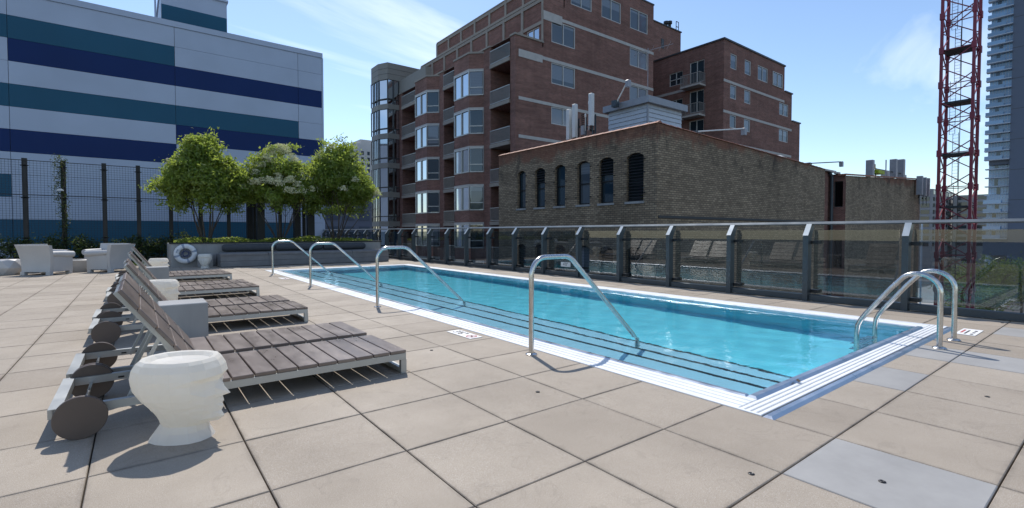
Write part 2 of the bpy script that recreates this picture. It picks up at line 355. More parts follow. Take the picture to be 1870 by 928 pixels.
# ================================================================== THE SETTING
STREET_Z = -20.0
struct('street_ground', MB().quad((-1500, -1500, STREET_Z), (2500, -1500, STREET_Z), (2500, 2500, STREET_Z), (-1500, 2500, STREET_Z)), 'asphalt', 'grey asphalt street level far below the pool deck')
PX0, PX1, PY0, PY1 = 3.222, 8.17, 1.43, 17.08      # outer rim of the pool gutter
IX0, IX1, IY0, IY1 = 3.58, 7.83, 1.765, 16.72      # inner edge of the basin
DX1 = 9.62
slab = MB()
for (a, b, c, d) in ((-9, PX0, -4, 22.4), (PX1, DX1, -4, 33), (PX0, PX1, -4, PY0), (PX0, PX1, PY1, 24.5), (-9, PX0, 22.4, 33)): slab.box(a, b, c, d, -.5, -.034)
deck = struct('deck', slab, 'gutter_dark', 'roof deck of square beige pavers around the swimming pool')
def paver_rects(x0, x1, y0, y1):
    g = .0035; x0 += g; x1 -= g; y0 += g; y1 -= g; x1 = min(x1, DX1 - .02)
    if x1 - x0 < .03: return []
    if x1 <= PX0 + .01 or x0 >= PX1 or y1 <= PY0 or y0 >= PY1: return [(x0, x1, y0, y1)]
    rs = []
    if x0 < PX0 - .01: rs.append((x0, PX0 - .006, y0, y1)); x0 = PX0
    if x1 > PX1 + .02: rs.append((PX1 + .006, x1, y0, y1)); x1 = PX1 + .006
    if x1 > x0:
        if y0 < PY0 - .02: rs.append((x0, x1, y0, PY0 - .006))
        if y1 > PY1 + .02: rs.append((x0, x1, PY1 + .006, y1))
    return rs
def view_px(x, y, z=0):
    F = (math.sin(YAW), math.cos(YAW)); a = x * F[0] + y * F[1]
    if a < .3: return None
    return 935 + 890.5 * (x * F[1] - y * F[0]) / a, a
GREY = {(2, -4), (5, -3), (7, -3), (7, -4), (10, -4), (-9, 3)}
cells = []
for a in range(-12, 13):
    for c in range(-8, 28):
        x0, y0 = OX + a * SP, OY + c * SP
        if y0 > 20.4 and x0 > .5: continue
        if x0 > 9.55: continue
        rs = paver_rects(x0, x0 + SP, y0, min(y0 + SP, 20.6 if x0 > .5 else 22.3))
        if not rs: continue
        v = view_px(x0 + SP / 2, y0 + SP / 2); vis = v is not None and -120 < v[0] < 1990 and v[1] > .8
        cells.append((0 if vis else 1, math.hypot(x0, y0), a, c, rs))
cells.sort(key=lambda t: t[:2])
full = MB().bevbox(-SP / 2 + .0035, SP / 2 - .0035, -SP / 2 + .0035, SP / 2 - .0035, -.045, 0, .004).mesh('paver'); full.materials.append(MATS['paver'])
fullg = full.copy(); fullg.materials.clear(); fullg.materials.append(MATS['paver_grey'])
field = MB()
for k, (vis, d, a, c, rs) in enumerate(cells):
    grey = (a, c) in GREY
    if k < 296 or grey:
        dz = rnd.uniform(-.0015, .001); rx, ry = rnd.uniform(-.0012, .0012), rnd.uniform(-.0012, .0012)
        if len(rs) == 1 and abs(rs[0][1] - rs[0][0] - SP + .007) < .002 and abs(rs[0][3] - rs[0][2] - SP + .007) < .002:
            part('paver', fullg if grey else full, None, deck, loc=(OX + (a + .5) * SP, OY + (c + .5) * SP, dz), rot=(rx, ry, 0))
        else:
            m = MB()
            for r in rs: m.bevbox(*r, -.045, 0, .004)
            part('paver', m, 'paver_grey' if grey else 'paver', deck, loc=(0, 0, dz))
    else:
        for r in rs: field.bevbox(*r, -.045, rnd.uniform(-.0015, .001), .004)
part('paver_field', field, 'paver', deck, kind='stuff')
for k, (x, y) in enumerate(((2.401, 1.168), (2.826, .746), (4.905, .677), (2.375, 2.765), (2.364, 4.412), (9.087, 1.132))):
    part('drain_plug', MB().lathe((x, y), [(.016, -.01), (.016, .003), (.011, .006), (.005, .003)], 12), 'black_steel', deck)

# ---- swimming pool
pool = thing('swimming_pool', 'long turquoise swimming pool with steps along its left side and slatted white rim', 'pool', (0, 0, 0))
FZ = -1.18
sh = MB()
sh.box(IX0 - .12, IX1 + .12, IY0 - .12, IY1 + .12, FZ - .2, FZ)
sh.box(IX0 - .05, IX0, IY0 - .05, IY1 + .05, FZ, -.041); sh.box(IX1, IX1 + .025, IY0 - .05, IY1 + .025, FZ, -.041)
sh.box(IX0, IX1, IY0 - .05, IY0, FZ, -.041); sh.box(IX0, IX1, IY1, IY1 + .025, FZ, -.041)
part('basin', sh, 'pool_shell', pool)
for k, (x1, z) in enumerate(((4.09, -.18), (4.57, -.43), (5.05, -.68))):
    part('step', MB().box(IX0 + .002, x1, IY0 + .002, IY1 - .002, FZ + .002 if k == 2 else (-.425 if k == 0 else -.675), z), 'pool_step', pool)
    part('step_stripe', MB().box(x1 - .045, x1 + .006, IY0 + .01, IY1 - .01, z - .05, z + .004), 'pool_stripe', pool)
for y in (5.2, 9.1, 13.0):
    part('wall_seam', MB().box(IX1 - .004, IX1 - .001, y, y + .03, FZ + .02, -.05), 'pool_step', pool)
gut = MB()
gut.box(PX0, IX0 - .052, PY0, PY1, -.12, -.05); gut.box(IX1 + .027, PX1, PY0, PY1, -.12, -.05); gut.box(IX0 - .05, IX1 + .025, PY0, IY0 - .052, -.12, -.05); gut.box(IX0 - .05, IX1 + .025, IY1 + .027, PY1, -.12, -.05)
part('gutter', gut, 'gutter_dark', pool)
def rim(name, mat, x0, x1, y0, y1, z0, z1, b=.004): part(name, MB().bevbox(x0, x1, y0, y1, z0, z1, b), mat, pool)
rim('metal_edge', 'pool_edge_metal', IX0 - .055, IX0 + .004, IY0 - .001, IY1 + .05, -.04, .006, .012)
rim('metal_edge', 'pool_edge_metal', IX0 - .055, IX1 + .05, IY0 - .085, IY0 - .003, -.04, .012, .02)
rim('metal_edge', 'pool_edge_metal', IX1 - .010, IX1 + .03, IY0 - .001, IY1 + .03, -.04, .004, .006)
rim('metal_edge', 'pool_edge_metal', IX0 + .006, IX1 - .012, IY1 - .010, IY1 + .03, -.04, .004, .006)
rim('metal_edge', 'pool_edge_metal', PX0, PX1, PY0, PY0 + .075, -.045, .010, .02)
rim('metal_edge', 'grating_white', PX0, PX0 + .022, PY0 + .078, PY1, -.045, .006)
rim('metal_edge', 'grating_white', PX1 - .022, PX1, PY0 + .078, PY1, -.045, .006)
rim('metal_edge', 'grating_white', PX0 + .025, PX1 - .025, PY1 - .022, PY1, -.045, .006)
for k in range(4):
    w = (IX0 - .058 - PX0 - .026) / 4; x = PX0 + .026 + k * w
    rim('grating_slat', 'grating_white', x + .004, x + w - .008, IY0 - .087, PY1 - .03, -.03, .001)
    w = (PX1 - .026 - IX1 - .034) / 4; x = IX1 + .034 + k * w
    rim('grating_slat', 'grating_white', x + .003, x + w - .006, IY0 - .087, PY1 - .03, -.03, .001)
    w = (PY1 - .026 - IY1 - .034) / 4; y = IY1 + .034 + k * w
    rim('grating_slat', 'grating_white', IX0 - .05, IX1 + .03, y + .003, y + w - .006, -.03, .001)
for k in range(4):
    w = (IY0 - .088 - PY0 - .08) / 4; y = PY0 + .08 + k * w
    rim('grating_slat', 'grating_white', PX0 + .024, PX1 - .024, y + .004, y + w - .006, -.03, .001)
# water: a gently rippled sheet
wm = MB(); NX, NY = 120, 420
for j in range(NY + 1):
    for i in range(NX + 1):
        x = IX0 + .004 + (IX1 - IX0 - .008) * i / NX; y = IY0 + .002 + (IY1 - IY0 - .006) * j / NY
        z = -.032 + .0006 * math.sin(2.3 * x + 4.1 * y + 1.7 * math.sin(1.1 * y)) + .0005 * math.sin(5.2 * x - 3.3 * y + 2 * math.sin(.9 * x + .4 * y))
        z += .0006 * math.sin(10.1 * x + 7.7 * y + 1.6 * math.sin(2.1 * x + y)) + .0006 * math.sin(-8.3 * x + 10.9 * y + 1.9 * math.sin(1.7 * y - x)) + .0005 * math.sin(15.0 * x + 2.0 * y + 1.4 * math.sin(3.1 * y)) + .0004 * math.sin(3.0 * x - 17.0 * y + 1.8 * math.sin(2.6 * x))
        wm.v.append((x, y, z))
for j in range(NY):
    for i in range(NX): q = j * (NX + 1) + i; wm.f.append((q, q + 1, q + NX + 2, q + NX + 1))
water = struct('water', wm, 'water', 'clear turquoise rippled pool water', smooth=True)
try:
    sd.cycles.is_caustics_light = True; water.cycles.is_caustics_caster = True
    for o in bpy.data.objects:
        if o.parent is pool: o.cycles.is_caustics_receiver = True
except Exception as e: print('caustics', e)

lf = part('dry_leaf', MB().add([(-.05, 0, 0), (-.02, .03, .014), (.03, .025, .004), (.06, 0, .016), (.03, -.025, .008), (-.02, -.028, .002)], [(0, 1, 5), (1, 2, 4, 5), (2, 3, 4)]), 'bark', None, loc=(4.17, 1.665, .014), rot=(0, 0, .5)); lf.scale = (.6, .6, .6); tag(lf, 'small brown dry leaf lying on the near metal rim of the pool', 'leaf')
# ---- stair handrails and ladder
def arc(c, r, a0, a1, n=8): return [(c[0] + r * math.cos(R(a0 + (a1 - a0) * k / n)), c[1] + r * math.sin(R(a0 + (a1 - a0) * k / n))) for k in range(n + 1)]
prof = [(0, .0), (0, .3), (0, .6)] + arc((.18, .775), .18, 180, 90, 8) + [(.35, .955)] + arc((.44, .755), .20, 90, 46, 6) + [(1.0, .515), (1.38, .165), (1.54, .02), (1.60, -.045), (1.635, -.11), (1.645, -.19), (1.645, -.68)]
def handrail(y, label):
    t = thing('handrail', label, 'handrail', (3.06, y, 0), 0, 'stair handrails along the pool')
    part('rail', MB().tube([(p[0], 0, p[1]) for p in prof], .0255, 14), 'stainless', t, True)
    part('flange', MB().lathe((0, 0), [(.058, 0), (.058, .008), (.045, .016), (.028, .02)], 20), 'stainless', t, True)
    return t
for y, l in ((3.66, 'nearest curved steel handrail descending into the pool beside the wide open pavers'), (7.52, 'second curved steel handrail from the camera, near the white depth marker tile'),
             (11.32, 'third curved steel handrail along the pool, in front of the grey bench'), (15.12, 'farthest and smallest curved steel handrail at the far end of the pool')): handrail(y, l)
lad = thing('pool_ladder', 'pair of curved stainless steel ladder rails at the near end of the pool', 'ladder', (6.55, 1.27, 0))
lp = [(0, 0), (0, .25), (0, .46)] + arc((.19, .575), .19, 180, 50, 10) + [(.42, .59), (.54, .425), (.645, .28), (.69, .21), (.72, .14), (.73, .05), (.73, -1.0)]
for dx in (0, .62):
    r_ = part('rail', MB().tube([(dx, p[0], p[1]) for p in lp], .0255, 14), 'stainless', lad, True)
    part('flange', MB().lathe((dx, 0), [(.062, 0), (.062, .01), (.048, .022), (.028, .028)], 20), 'stainless', lad, True)
for z in (-.3, -.58, -.86): part('tread', MB().box(.0, .62, .70, .80, z - .015, z + .015), 'stainless', lad)

# ---- flat tiles with writing
def text_mesh(s, size, mat, parent, loc, rot, name='lettering'):
    c = bpy.data.curves.new(name, 'FONT'); c.body = s; c.size = size; c.align_x = 'CENTER'; c.align_y = 'CENTER'; c.extrude = .0008
    o = bpy.data.objects.new(name, c); dg = bpy.context.evaluated_depsgraph_get(); col.objects.link(o)
    dg.update(); me = bpy.data.meshes.new_from_object(o.evaluated_get(dg)); col.objects.unlink(o); bpy.data.objects.remove(o)
    me.materials.clear(); me.materials.append(MATS[mat]); n = bpy.data.objects.new(name, me); col.objects.link(n); n.parent = parent; n.location = loc; n.rotation_euler = rot; return n
def ring(mb, cx, cy, r, w, z, n=24, a0=0, a1=360):
    for k in range(n):
        t0, t1 = R(a0 + (a1 - a0) * k / n), R(a0 + (a1 - a0) * (k + 1) / n)
        mb.quad((cx + (r - w) * math.cos(t0), cy + (r - w) * math.sin(t0), z), (cx + r * math.cos(t0), cy + r * math.sin(t0), z), (cx + r * math.cos(t1), cy + r * math.sin(t1), z), (cx + (r - w) * math.cos(t1), cy + (r - w) * math.sin(t1), z))
    return mb
def depth_marker(y, label):
    t = thing('depth_marker', label, 'depth marker', (3.04, y, .001), R(90), 'depth marker tiles beside the pool')
    part('tile', MB().box(-.26, .26, -.085, .085, 0, .005), 'marker_white', t)
    text_mesh("3", .15, 'marker_black', t, (-.17, 0, .0065), (0, 0, R(180))) if False else text_mesh("3'6\"", .15, 'marker_black', t, (.09, 0, .0065), (0, 0, R(180)))
    m = ring(MB(), -.16, 0, .066, .012, .0065); m.bar((-.205, -.045, .0065), (-.115, .045, .0065), .012, .001); part('no_diving_symbol', m, 'marker_red', t)
    part('diver', MB().bar((-.20, .02, .006), (-.13, -.02, .006), .02, .001), 'marker_black', t)
depth_marker(4.87, 'white depth tile reading 3\'6" with a red no-diving symbol in the pavers near the camera')
depth_marker(13.72, 'white depth marker tile beside the far end of the pool')
t = thing('warning_tile', 'white pool warning tile set in the pavers beside the steel ladder', 'warning tile', (7.92, 1.265, .001), 0)
part('tile', MB().box(-.25, .25, -.09, .09, 0, .005), 'marker_white', t)
part('red_line', MB().box(-.12, .14, .045, .065, .005, .0062), 'marker_red', t); part('text_line', MB().box(-.18, .12, .005, .022, .005, .0062), 'marker_black', t)
for x0, x1 in ((-.2, -.13), (-.07, .0), (.06, .13)): part('text_line', MB().box(x0, x1, -.06, -.035, .005, .0062), 'marker_black', t)

# ---- glass railing round the deck
FX = 9.37
rail = thing('glass_railing', 'dark grey steel and glass railing along the right edge of the deck', 'railing', (0, 0, 0))
pm = MB().extrude([(FX - .08, 0), (FX + .07, 0), (FX + .07, 1.12), (FX + .19, 1.345), (FX + .075, 1.345), (FX - .08, 1.14)], 1, -.042, .042).mesh('post'); pm.materials.append(MATS['steel_dark'])
capm = MB().extrude([(FX - .0835, 1.1455), (FX + .0725, 1.3485), (FX + .0665, 1.3525), (FX - .0895, 1.1495)], 1, -.043, .043).mesh('cap_plate'); capm.materials.append(MATS['steel_light'])
clm = MB().bevbox(-.055, .075, -.075, .045, -.028, .028, .004).mesh('clamp'); clm.materials.append(MATS['black_steel'])
ys = [.83 + 1.4 * k for k in range(-2, 23)]
for y in ys:
    p = part('post', pm, None, rail, loc=(0, y, 0)); part('cap_plate', capm, None, p)
    for z in (1.03, .17): part('clamp', clm, None, p, loc=(FX + .09, -.085, z))
gm = MB().box(FX + .135, FX + .150, -1.27, -.055, .13, 1.245).mesh('glass_panel'); gm.materials.append(MATS['fence_glass'])
bm_ = MB().bevbox(FX - .03, FX + .10, -1.355, -.045, .015, .115, .008).mesh('bottom_rail'); bm_.materials.append(MATS['steel_dark'])
for y in ys[1:]:
    part('glass_panel', gm, None, rail, loc=(0, y, 0)); part('bottom_rail', bm_, None, rail, loc=(0, y, 0))
rp = [(FX + .07, 1.352), (FX + .10, 1.392), (FX + .19, 1.392), (FX + .215, 1.37), (FX + .20, 1.335), (FX + .09, 1.335)]
part('top_rail', MB().extrude(rp, 1, -2.2, 32), 'rail_grey', rail)
t = thing('depth_sign', "small white sign reading 4'0\" fixed low on the glass railing", 'sign', (FX + .13, 9.87, .31), R(-90))
part('plate', MB().box(-.19, .19, -.006, 0, -.065, .065), 'marker_white', t); text_mesh("4'0\"", .13, 'marker_black', t, (0, -.0075, 0), (R(90), 0, 0))
# ================================================================== FURNITURE
# ---- sun loungers
LABG = 'slatted sun loungers in pairs'
def lounger(loc, label):
    t = thing('sun_lounger', label, 'sun lounger', loc, 0, LABG); W = .775
    f = MB()
    for y in (.02, W - .02): f.box(-.40, 1.815, y - .02, y + .02, .12, .172)
    f.box(-.42, -.36, -.0, W, .118, .174); f.box(1.775, 1.818, .041, W - .041, .12, .171)
    for x in (.36, 1.1): f.box(x - .02, x + .02, .041, W - .041, .125, .168)
    part('frame', f, 'lounge_metal', t)
    for y in (.0, W - .04): part('leg', MB().box(1.77, 1.819, y, y + .04, 0, .119), 'lounge_metal', t)
    part('foot_bar', MB().box(1.772, 1.817, .042, W - .042, .01, .045), 'lounge_metal', t)
    pit = 1.455 / 10
    for k in range(10): part('slat', SLAT, None, t, loc=(.365 + pit * (k + .5), W / 2, .187), rot=(rnd.uniform(-.004, .004), rnd.uniform(-.006, .006), 0))
    a = R(54.5); ca, sa = math.cos(a), math.sin(a)
    back = part('backrest', MB().bar((0, .09, 0), (-.80, .09, 0), .03, .03).bar((0, W - .09, 0), (-.80, W - .09, 0), .03, .03).bar((-.78, .09, 0), (-.78, W - .09, 0), .03, .03), 'lounge_metal', t, loc=(.36, 0, .175), rot=(0, a, 0))
    for k in range(5): part('slat', BSLAT, None, back, loc=(-.02 - .157 * (k + .5), W / 2, .027))
    for y in (.09, W - .09): part('prop', MB().bar((.36 - .42 * ca, y, .175 + .42 * sa), (.30, y, .13), .022).bar((.36 - .42 * ca, y, .175 + .42 * sa), (-.06, y, .13), .022), 'lounge_metal', t)
    part('axle', MB().tube([(-.27, -.065, .125), (-.27, W - .01, .125)], .011, 10), 'stainless', t, True)
    for y in (-.10, W - .018):
        w = part('wheel', WHEEL, None, t, loc=(-.27, y, .125)); part('hub', HUB, None, w)
    for x in (-.12, -.02, .08, .2):
        for y in (.041, W - .041): part('notch', MB().box(x, x + .035, y - .002, y + .002, .135, .147), 'black_steel', t) if loc[1] < 8 else None
    return t
def rounded_slat(w, l, h, b): return MB().bevbox(-w / 2, w / 2, -l / 2, l / 2, -h / 2, h / 2, b)
SLAT = rounded_slat(.135, .775, .024, .004).mesh('slat'); SLAT.materials.append(MATS['slat'])
BSLAT = rounded_slat(.148, .775, .024, .004).mesh('slat'); BSLAT.materials.append(MATS['slat'])
def wheel_mesh():
    m = MB(); n = 40; pr_ = [(.0, -.0), (.122, .0), (.125, .003), (.125, .027), (.122, .03), (.0, .03)]
    for (r, y) in pr_:
        for i in range(n): t = 2 * math.pi * i / n; m.v.append((r * math.cos(t), y, r * math.sin(t)))
    for k in range(len(pr_) - 1):
        for i in range(n): j = (i + 1) % n; q = k * n; m.f.append((q + i, q + n + i, q + n + j, q + j))
    return m
WHEEL = wheel_mesh().mesh('wheel', True); WHEEL.materials.append(MATS['wheel_brown'])
HUB = MB().tube([(0, .028, 0), (0, .05, 0)], .02, 14).mesh('hub', True); HUB.materials.append(MATS['stainless'])
nth = ('nearest', 'second', 'third', 'farthest')
for g, (y, dx) in enumerate(((3.84, 0), (6.86, .0), (10.18, .0), (13.75, .03))):
    l1 = lounger((dx + rnd.uniform(-.02, .02), y, 0), ('brown slatted sun lounger in the %s pair, the one closer to the camera' % nth[g]))
    l2 = lounger((dx - .02 + rnd.uniform(-.025, .025), y + .90, 0), ('brown slatted sun lounger in the %s pair, the one farther from the camera' % nth[g]))
    l1.rotation_euler.z = rnd.uniform(-.007, .007); l2.rotation_euler.z = rnd.uniform(-.004, .010)

# ---- head-shaped stools
def head_mesh():
    # z, front at the nose line, front of the cheeks, back, half width
    L = [(0, .162, .158, -.188, .130), (.05, .136, .130, -.150, .104), (.088, .132, .124, -.124, .094), (.098, .200, .150, -.118, .100), (.125, .238, .174, -.120, .116), (.158, .223, .184, -.128, .132),
         (.184, .234, .192, -.142, .146), (.200, .229, .195, -.156, .154), (.216, .236, .198, -.172, .162), (.243, .231, .202, -.203, .176), (.262, .276, .205, -.222, .184), (.302, .240, .207, -.246, .195),
         (.342, .214, .202, -.258, .200), (.374, .229, .222, -.260, .202), (.420, .220, .213, -.252, .197), (.455, .202, .194, -.232, .181), (.472, .186, .176, -.214, .166),
         (.470, .160, .152, -.190, .142), (.450, .138, .130, -.168, .122), (.440, .08, .075, -.11, .07)]
    an = [0, 11, 27, 48, 74, 100, 126, 150, 171]; angs = an + [-a for a in an[1:]][::-1]
    m = MB(); n = len(angs); h = random.Random(3)
    for k, (z, fn, fc, bk, hw) in enumerate(L):
        for a in angs:
            t = R(a); c, s_ = math.cos(t), math.sin(t)
            rx = fc if c > 0 else -bk
            e = 2.35; d = (abs(c / rx) ** e + abs(s_ / hw) ** e) ** (-1 / e)
            x, y = d * c, d * s_
            if a == 0: x = fn
            if abs(a) == 11: x = fc * .985 + (fn - fc) * .18
            if abs(a) == 27 and .29 < z < .35: x -= .016; y *= .97
            j = .0022 if k < 14 else .0006
            m.v.append((x + h.uniform(-j, j), y + h.uniform(-j, j), z + (h.uniform(-j, j) * .8 if 0 < k < 14 else 0)))
    for k in range(len(L) - 1):
        for i in range(n):
            j = (i + 1) % n; q = k * n
            if (i + k) % 2: m.f += [(q + i, q + j, q + n + j), (q + i, q + n + j, q + n + i)]
            else: m.f += [(q + i, q + j, q + n + i), (q + j, q + n + j, q + n + i)]
    m.f.append(tuple(reversed(range(n)))); e = (len(L) - 1) * n; m.f.append(tuple(e + i for i in range(n)))
    return m.mesh('head_stool')
HEAD = head_mesh(); HEAD.materials.append(MATS['head_plastic'])
for (x, y, rz, l) in ((.205, 3.43, -.6565, 'large white faceted head-shaped stool in profile, nearest the camera'), (.30, 9.18, -.60, 'stained white head-shaped stool between the second and third lounger pairs'),
                      (.50, 17.0, -.5, 'white head-shaped stool beyond the farthest lounger pair'), (1.83, 19.42, -1.9, 'small white head-shaped stool facing forward below the planter wall')):
    o = part('head_stool', HEAD, None, None, loc=(x, y, 0), rot=(0, 0, rz)); tag(o, l, 'stool', 'head-shaped stools')
# ---- concrete cube tables
def cube_table(x, y, s, label, rz=0):
    t = thing('cube_table', label, 'side table', (x, y, 0), rz, 'concrete cube side tables')
    part('block', MB().bevbox(-s / 2, s / 2, -s / 2, s / 2, 0, .45, .008), 'concrete_light' if False else 'concrete', t)
    part('socket', MB().box(-s / 2 - .004, -s / 2 + .01, -.16, -.10, .33, .39), 'black_steel', t)
    part('form_tie_hole', MB().box(-s / 2 + .02, -s / 2 + .05, -s / 2 - .003, -s / 2 + .01, .345, .385), 'black_steel', t)
cube_table(.385, 6.36, .43, 'grey concrete cube table between the two nearest lounger pairs'); cube_table(.34, 13.2, .43, 'grey concrete cube table in front of the farthest lounger pair')
cube_table(1.92, 20.28, .43, 'grey concrete cube standing against the planter wall behind a head stool')

# ---- plastic armchairs, low table, faceted pot
def armchair(loc, rz, label):    # seat faces +Y
    t = thing('armchair', label, 'armchair', loc, rz, 'white plastic club armchairs')
    w, d = .50, .36
    b = MB(); pr_ = []
    N = 10
    for k in range(N + 1):            # curved, outward-leaning back
        z = .09 + (.84 - .09) * k / N; f = k / N
        y = -d + .03 * math.sin(f * math.pi) - .10 * f ** 1.6 + .02; hw = .40 + .075 * f ** 1.3 + .0 * math.sin(f * 3)
        pr_.append((z, y, hw))
    for (z, y, hw) in pr_: b.v += [(-hw, y, z), (hw, y, z), (hw, y + .10, z), (-hw, y + .10, z)]
    for k in range(N):
        for i in range(4): j = (i + 1) % 4; q = 4 * k; b.f.append((q + i, q + j, q + 4 + j, q + 4 + i))
    b.f += [(3, 2, 1, 0), (4 * N, 4 * N + 1, 4 * N + 2, 4 * N + 3)]
    part('backrest', b, 'chair_plastic', t, True)
    part('seat', MB().bevbox(-.33, .33, -d + .10, d - .02, .10, .43, .03), 'chair_plastic', t)
    for s in (-1, 1):
        a = MB(); a.box(min(s * .30, s * .42), max(s * .30, s * .42), -d + .105, d, .09, .52)
        part('side_panel', a, 'chair_plastic', t)
        pts = [(s * .385, -d + .07, .60), (s * .39, -.1, .592), (s * .395, .15, .578), (s * .40, d + .02, .565)]
        part('arm', MB().tube(pts, .085, 18, True, [.070, .080, .088, .092]), 'chair_plastic', t, True)
    for sx in (-1, 1):
        for y in (-d + .05, d - .06): part('leg', MB().bevbox(sx * .36 - .06, sx * .36 + .06, y - .05, y + .05, 0, .095, .004), 'chair_plastic', t)
    return t
G = Vector((-1.43, 20.12, 0)); va = -YAW
def at(a, d=1.02): return (G.x + d * math.cos(a), G.y + d * math.sin(a), 0)
vd = math.pi / 2 - YAW
armchair(at(vd + math.pi), vd - math.pi / 2, 'white plastic armchair seen from behind, nearest the left edge')
armchair(at(vd - math.pi / 2, .98), vd + math.pi / 2 - math.pi / 2, 'white plastic armchair turned left, directly behind the sun loungers')
armchair(at(vd, 1.05), vd + math.pi / 2, 'white plastic armchair facing forward behind the low round table')
armchair(at(vd + math.pi / 2, 1.05), vd - math.pi, 'white plastic armchair at far left, mostly hidden behind another')
t = thing('low_table', 'low round white planter table between the armchairs', 'table', (G.x, G.y, 0))
part('bowl', MB().lathe((0, 0), [(.30, 0), (.36, .12), (.41, .32), (.43, .36), (.40, .375), (.36, .36)], 32), 'chair_plastic', t, True)
part('pebbles', MB().lathe((0, 0), [(.36, .350), (.30, .375), (.1, .385)], 20), 'gutter_dark', t)
h = random.Random(5); m = MB()
rings = [(.26, 0), (.38, .20), (.30, .40), (.24, .44)]
for k, (r_, z) in enumerate(rings):
    for i in range(7): a = 2 * math.pi * (i + .5 * (k % 2)) / 7; m.v.append((r_ * math.cos(a), r_ * math.sin(a), z))
for k in range(3):
    for i in range(7):
        j = (i + 1) % 7; q = 7 * k
        if k % 2 == 0: m.f += [(q + i, q + j, q + 7 + i), (q + j, q + 7 + j, q + 7 + i)]
        else: m.f += [(q + i, q + j, q + 7 + j), (q + i, q + 7 + j, q + 7 + i)]
m.f += [tuple(range(6, -1, -1)), tuple(range(21, 28))]
o = part('faceted_pot', m, 'chair_plastic', None, loc=(-2.92, 19.75, 0)); tag(o, 'white faceted geometric pot at the left edge beside the armchairs', 'pot')
# ---- planter wall, bench, life ring
PYF = 20.62
pl = thing('planter', 'long grey concrete planter wall with low plants behind the bench', 'planter', (0, 0, 0))
part('front_wall', MB().box(.94, 8.55, PYF, PYF + .2, -.03, .80), 'concrete', pl); part('end_wall', MB().box(.94, 1.14, PYF + .2, 23.2, -.03, .798), 'concrete', pl)
part('end_wall', MB().box(8.35, 8.55, PYF + .2, 23.2, -.03, .798), 'concrete', pl); part('back_wall', MB().box(1.14, 8.35, 23.0, 23.2, -.03, .798), 'concrete', pl)
part('coping', MB().bevbox(.90, 8.60, PYF - .035, PYF + .22, .803, .845, .006), 'black_steel', pl); part('soil_bed', MB().box(1.14, 8.35, PYF + .2, 23.0, .3, .79), 'soil', pl)
for x in (2.9, 4.9, 6.9): part('joint', MB().box(x, x + .012, PYF - .003, PYF, 0, .80), 'gutter_dark', pl)
bn = thing('bench', 'long low grey plank bench with dark round back cushions below the planter', 'bench', (0, 0, 0))
BX0, BX1, BY0, BY1 = 2.27, 8.35, 19.28, 20.40
for z0, z1 in ((.02, .205), (.212, .395)):
    part('plank', MB().bevbox(BX0, BX0 + .03, BY0 + .03, BY1, z0, z1, .004), 'bench_plank', bn)
    for k in range(4):
        xa = BX0 + (BX1 - BX0) * k / 4; part('plank', MB().bevbox(xa + .004, xa + (BX1 - BX0) / 4 - .004, BY0, BY0 + .028, z0, z1, .004), 'bench_plank', bn)
part('base', MB().box(BX0 + .035, BX1, BY0 + .032, BY1, .0, .39), 'gutter_dark', bn)
for k in range(4):
    xa = BX0 - .02 + (BX1 - BX0) * k / 4; part('seat_cushion', MB().bevbox(xa + .01, xa + (BX1 - BX0) / 4 - .008, BY0 - .02, BY1 - .2, .398, .49, .035), 'seat_pad', bn)
for k in range(3):
    L_ = (7.75 - 2.55) / 3; xa = 2.45 + k * (L_ + .04)
    pts = [(xa, BY1 - .07, .64), (xa + .05, BY1 - .07, .64), (xa + .12, BY1 - .07, .64), (xa + L_ - .12, BY1 - .07, .64), (xa + L_ - .05, BY1 - .07, .64), (xa + L_, BY1 - .07, .64)]
    part('back_cushion', MB().tube(pts, .14, 18, True, [.09, .125, .14, .14, .125, .09]), 'cushion', bn, True)
lr = thing('life_ring', 'white life ring with blue bands hanging on the planter wall', 'life ring', (1.36, PYF - .085, .455))
m = MB(); n1, n2 = 40, 14
for i in range(n1):
    a = 2 * math.pi * i / n1
    for j in range(n2): b = 2 * math.pi * j / n2; r_ = .265 + .085 * math.cos(b); m.v.append((r_ * math.cos(a), .06 * math.sin(b), r_ * math.sin(a)))
for i in range(n1):
    for j in range(n2): p, q = (i + 1) % n1, (j + 1) % n2; m.f.append((i * n2 + j, p * n2 + j, p * n2 + q, i * n2 + q))
part('ring', m, 'ring_white', lr, True)
for a0 in (12, 98, 190, 280):
    m = MB()
    for i in range(5):
        a = R(a0 + i * 3.4)
        for j in range(n2): b = 2 * math.pi * j / n2; r_ = .265 + .0885 * math.cos(b); m.v.append((r_ * math.cos(a), .0635 * math.sin(b), r_ * math.sin(a)))
    for i in range(4):
        for j in range(n2): q = (j + 1) % n2; m.f.append((i * n2 + j, (i + 1) * n2 + j, (i + 1) * n2 + q, i * n2 + q))
    part('band', m, 'ring_band', lr, True)
part('rope', MB().tube([(.17 * math.cos(k * 1.9) * (1 - k * .03), -.02 + .005 * k % .03, .17 * math.sin(k * 1.9) * (1 - k * .03)) for k in range(14)], .012, 6), 'rope', lr)
part('hook', MB().bar((0, .085, .2), (0, -.02, .2), .03), 'black_steel', lr)
for (a, z0) in ((150, 0), (165, 0)): part('printed_mark', MB().box(-.03, .03, -.066, -.062, -.02, .02), 'ring_band', lr, loc=(.27 * math.cos(R(a)), 0, .27 * math.sin(R(a))), rot=(0, R(-a + 90), 0))
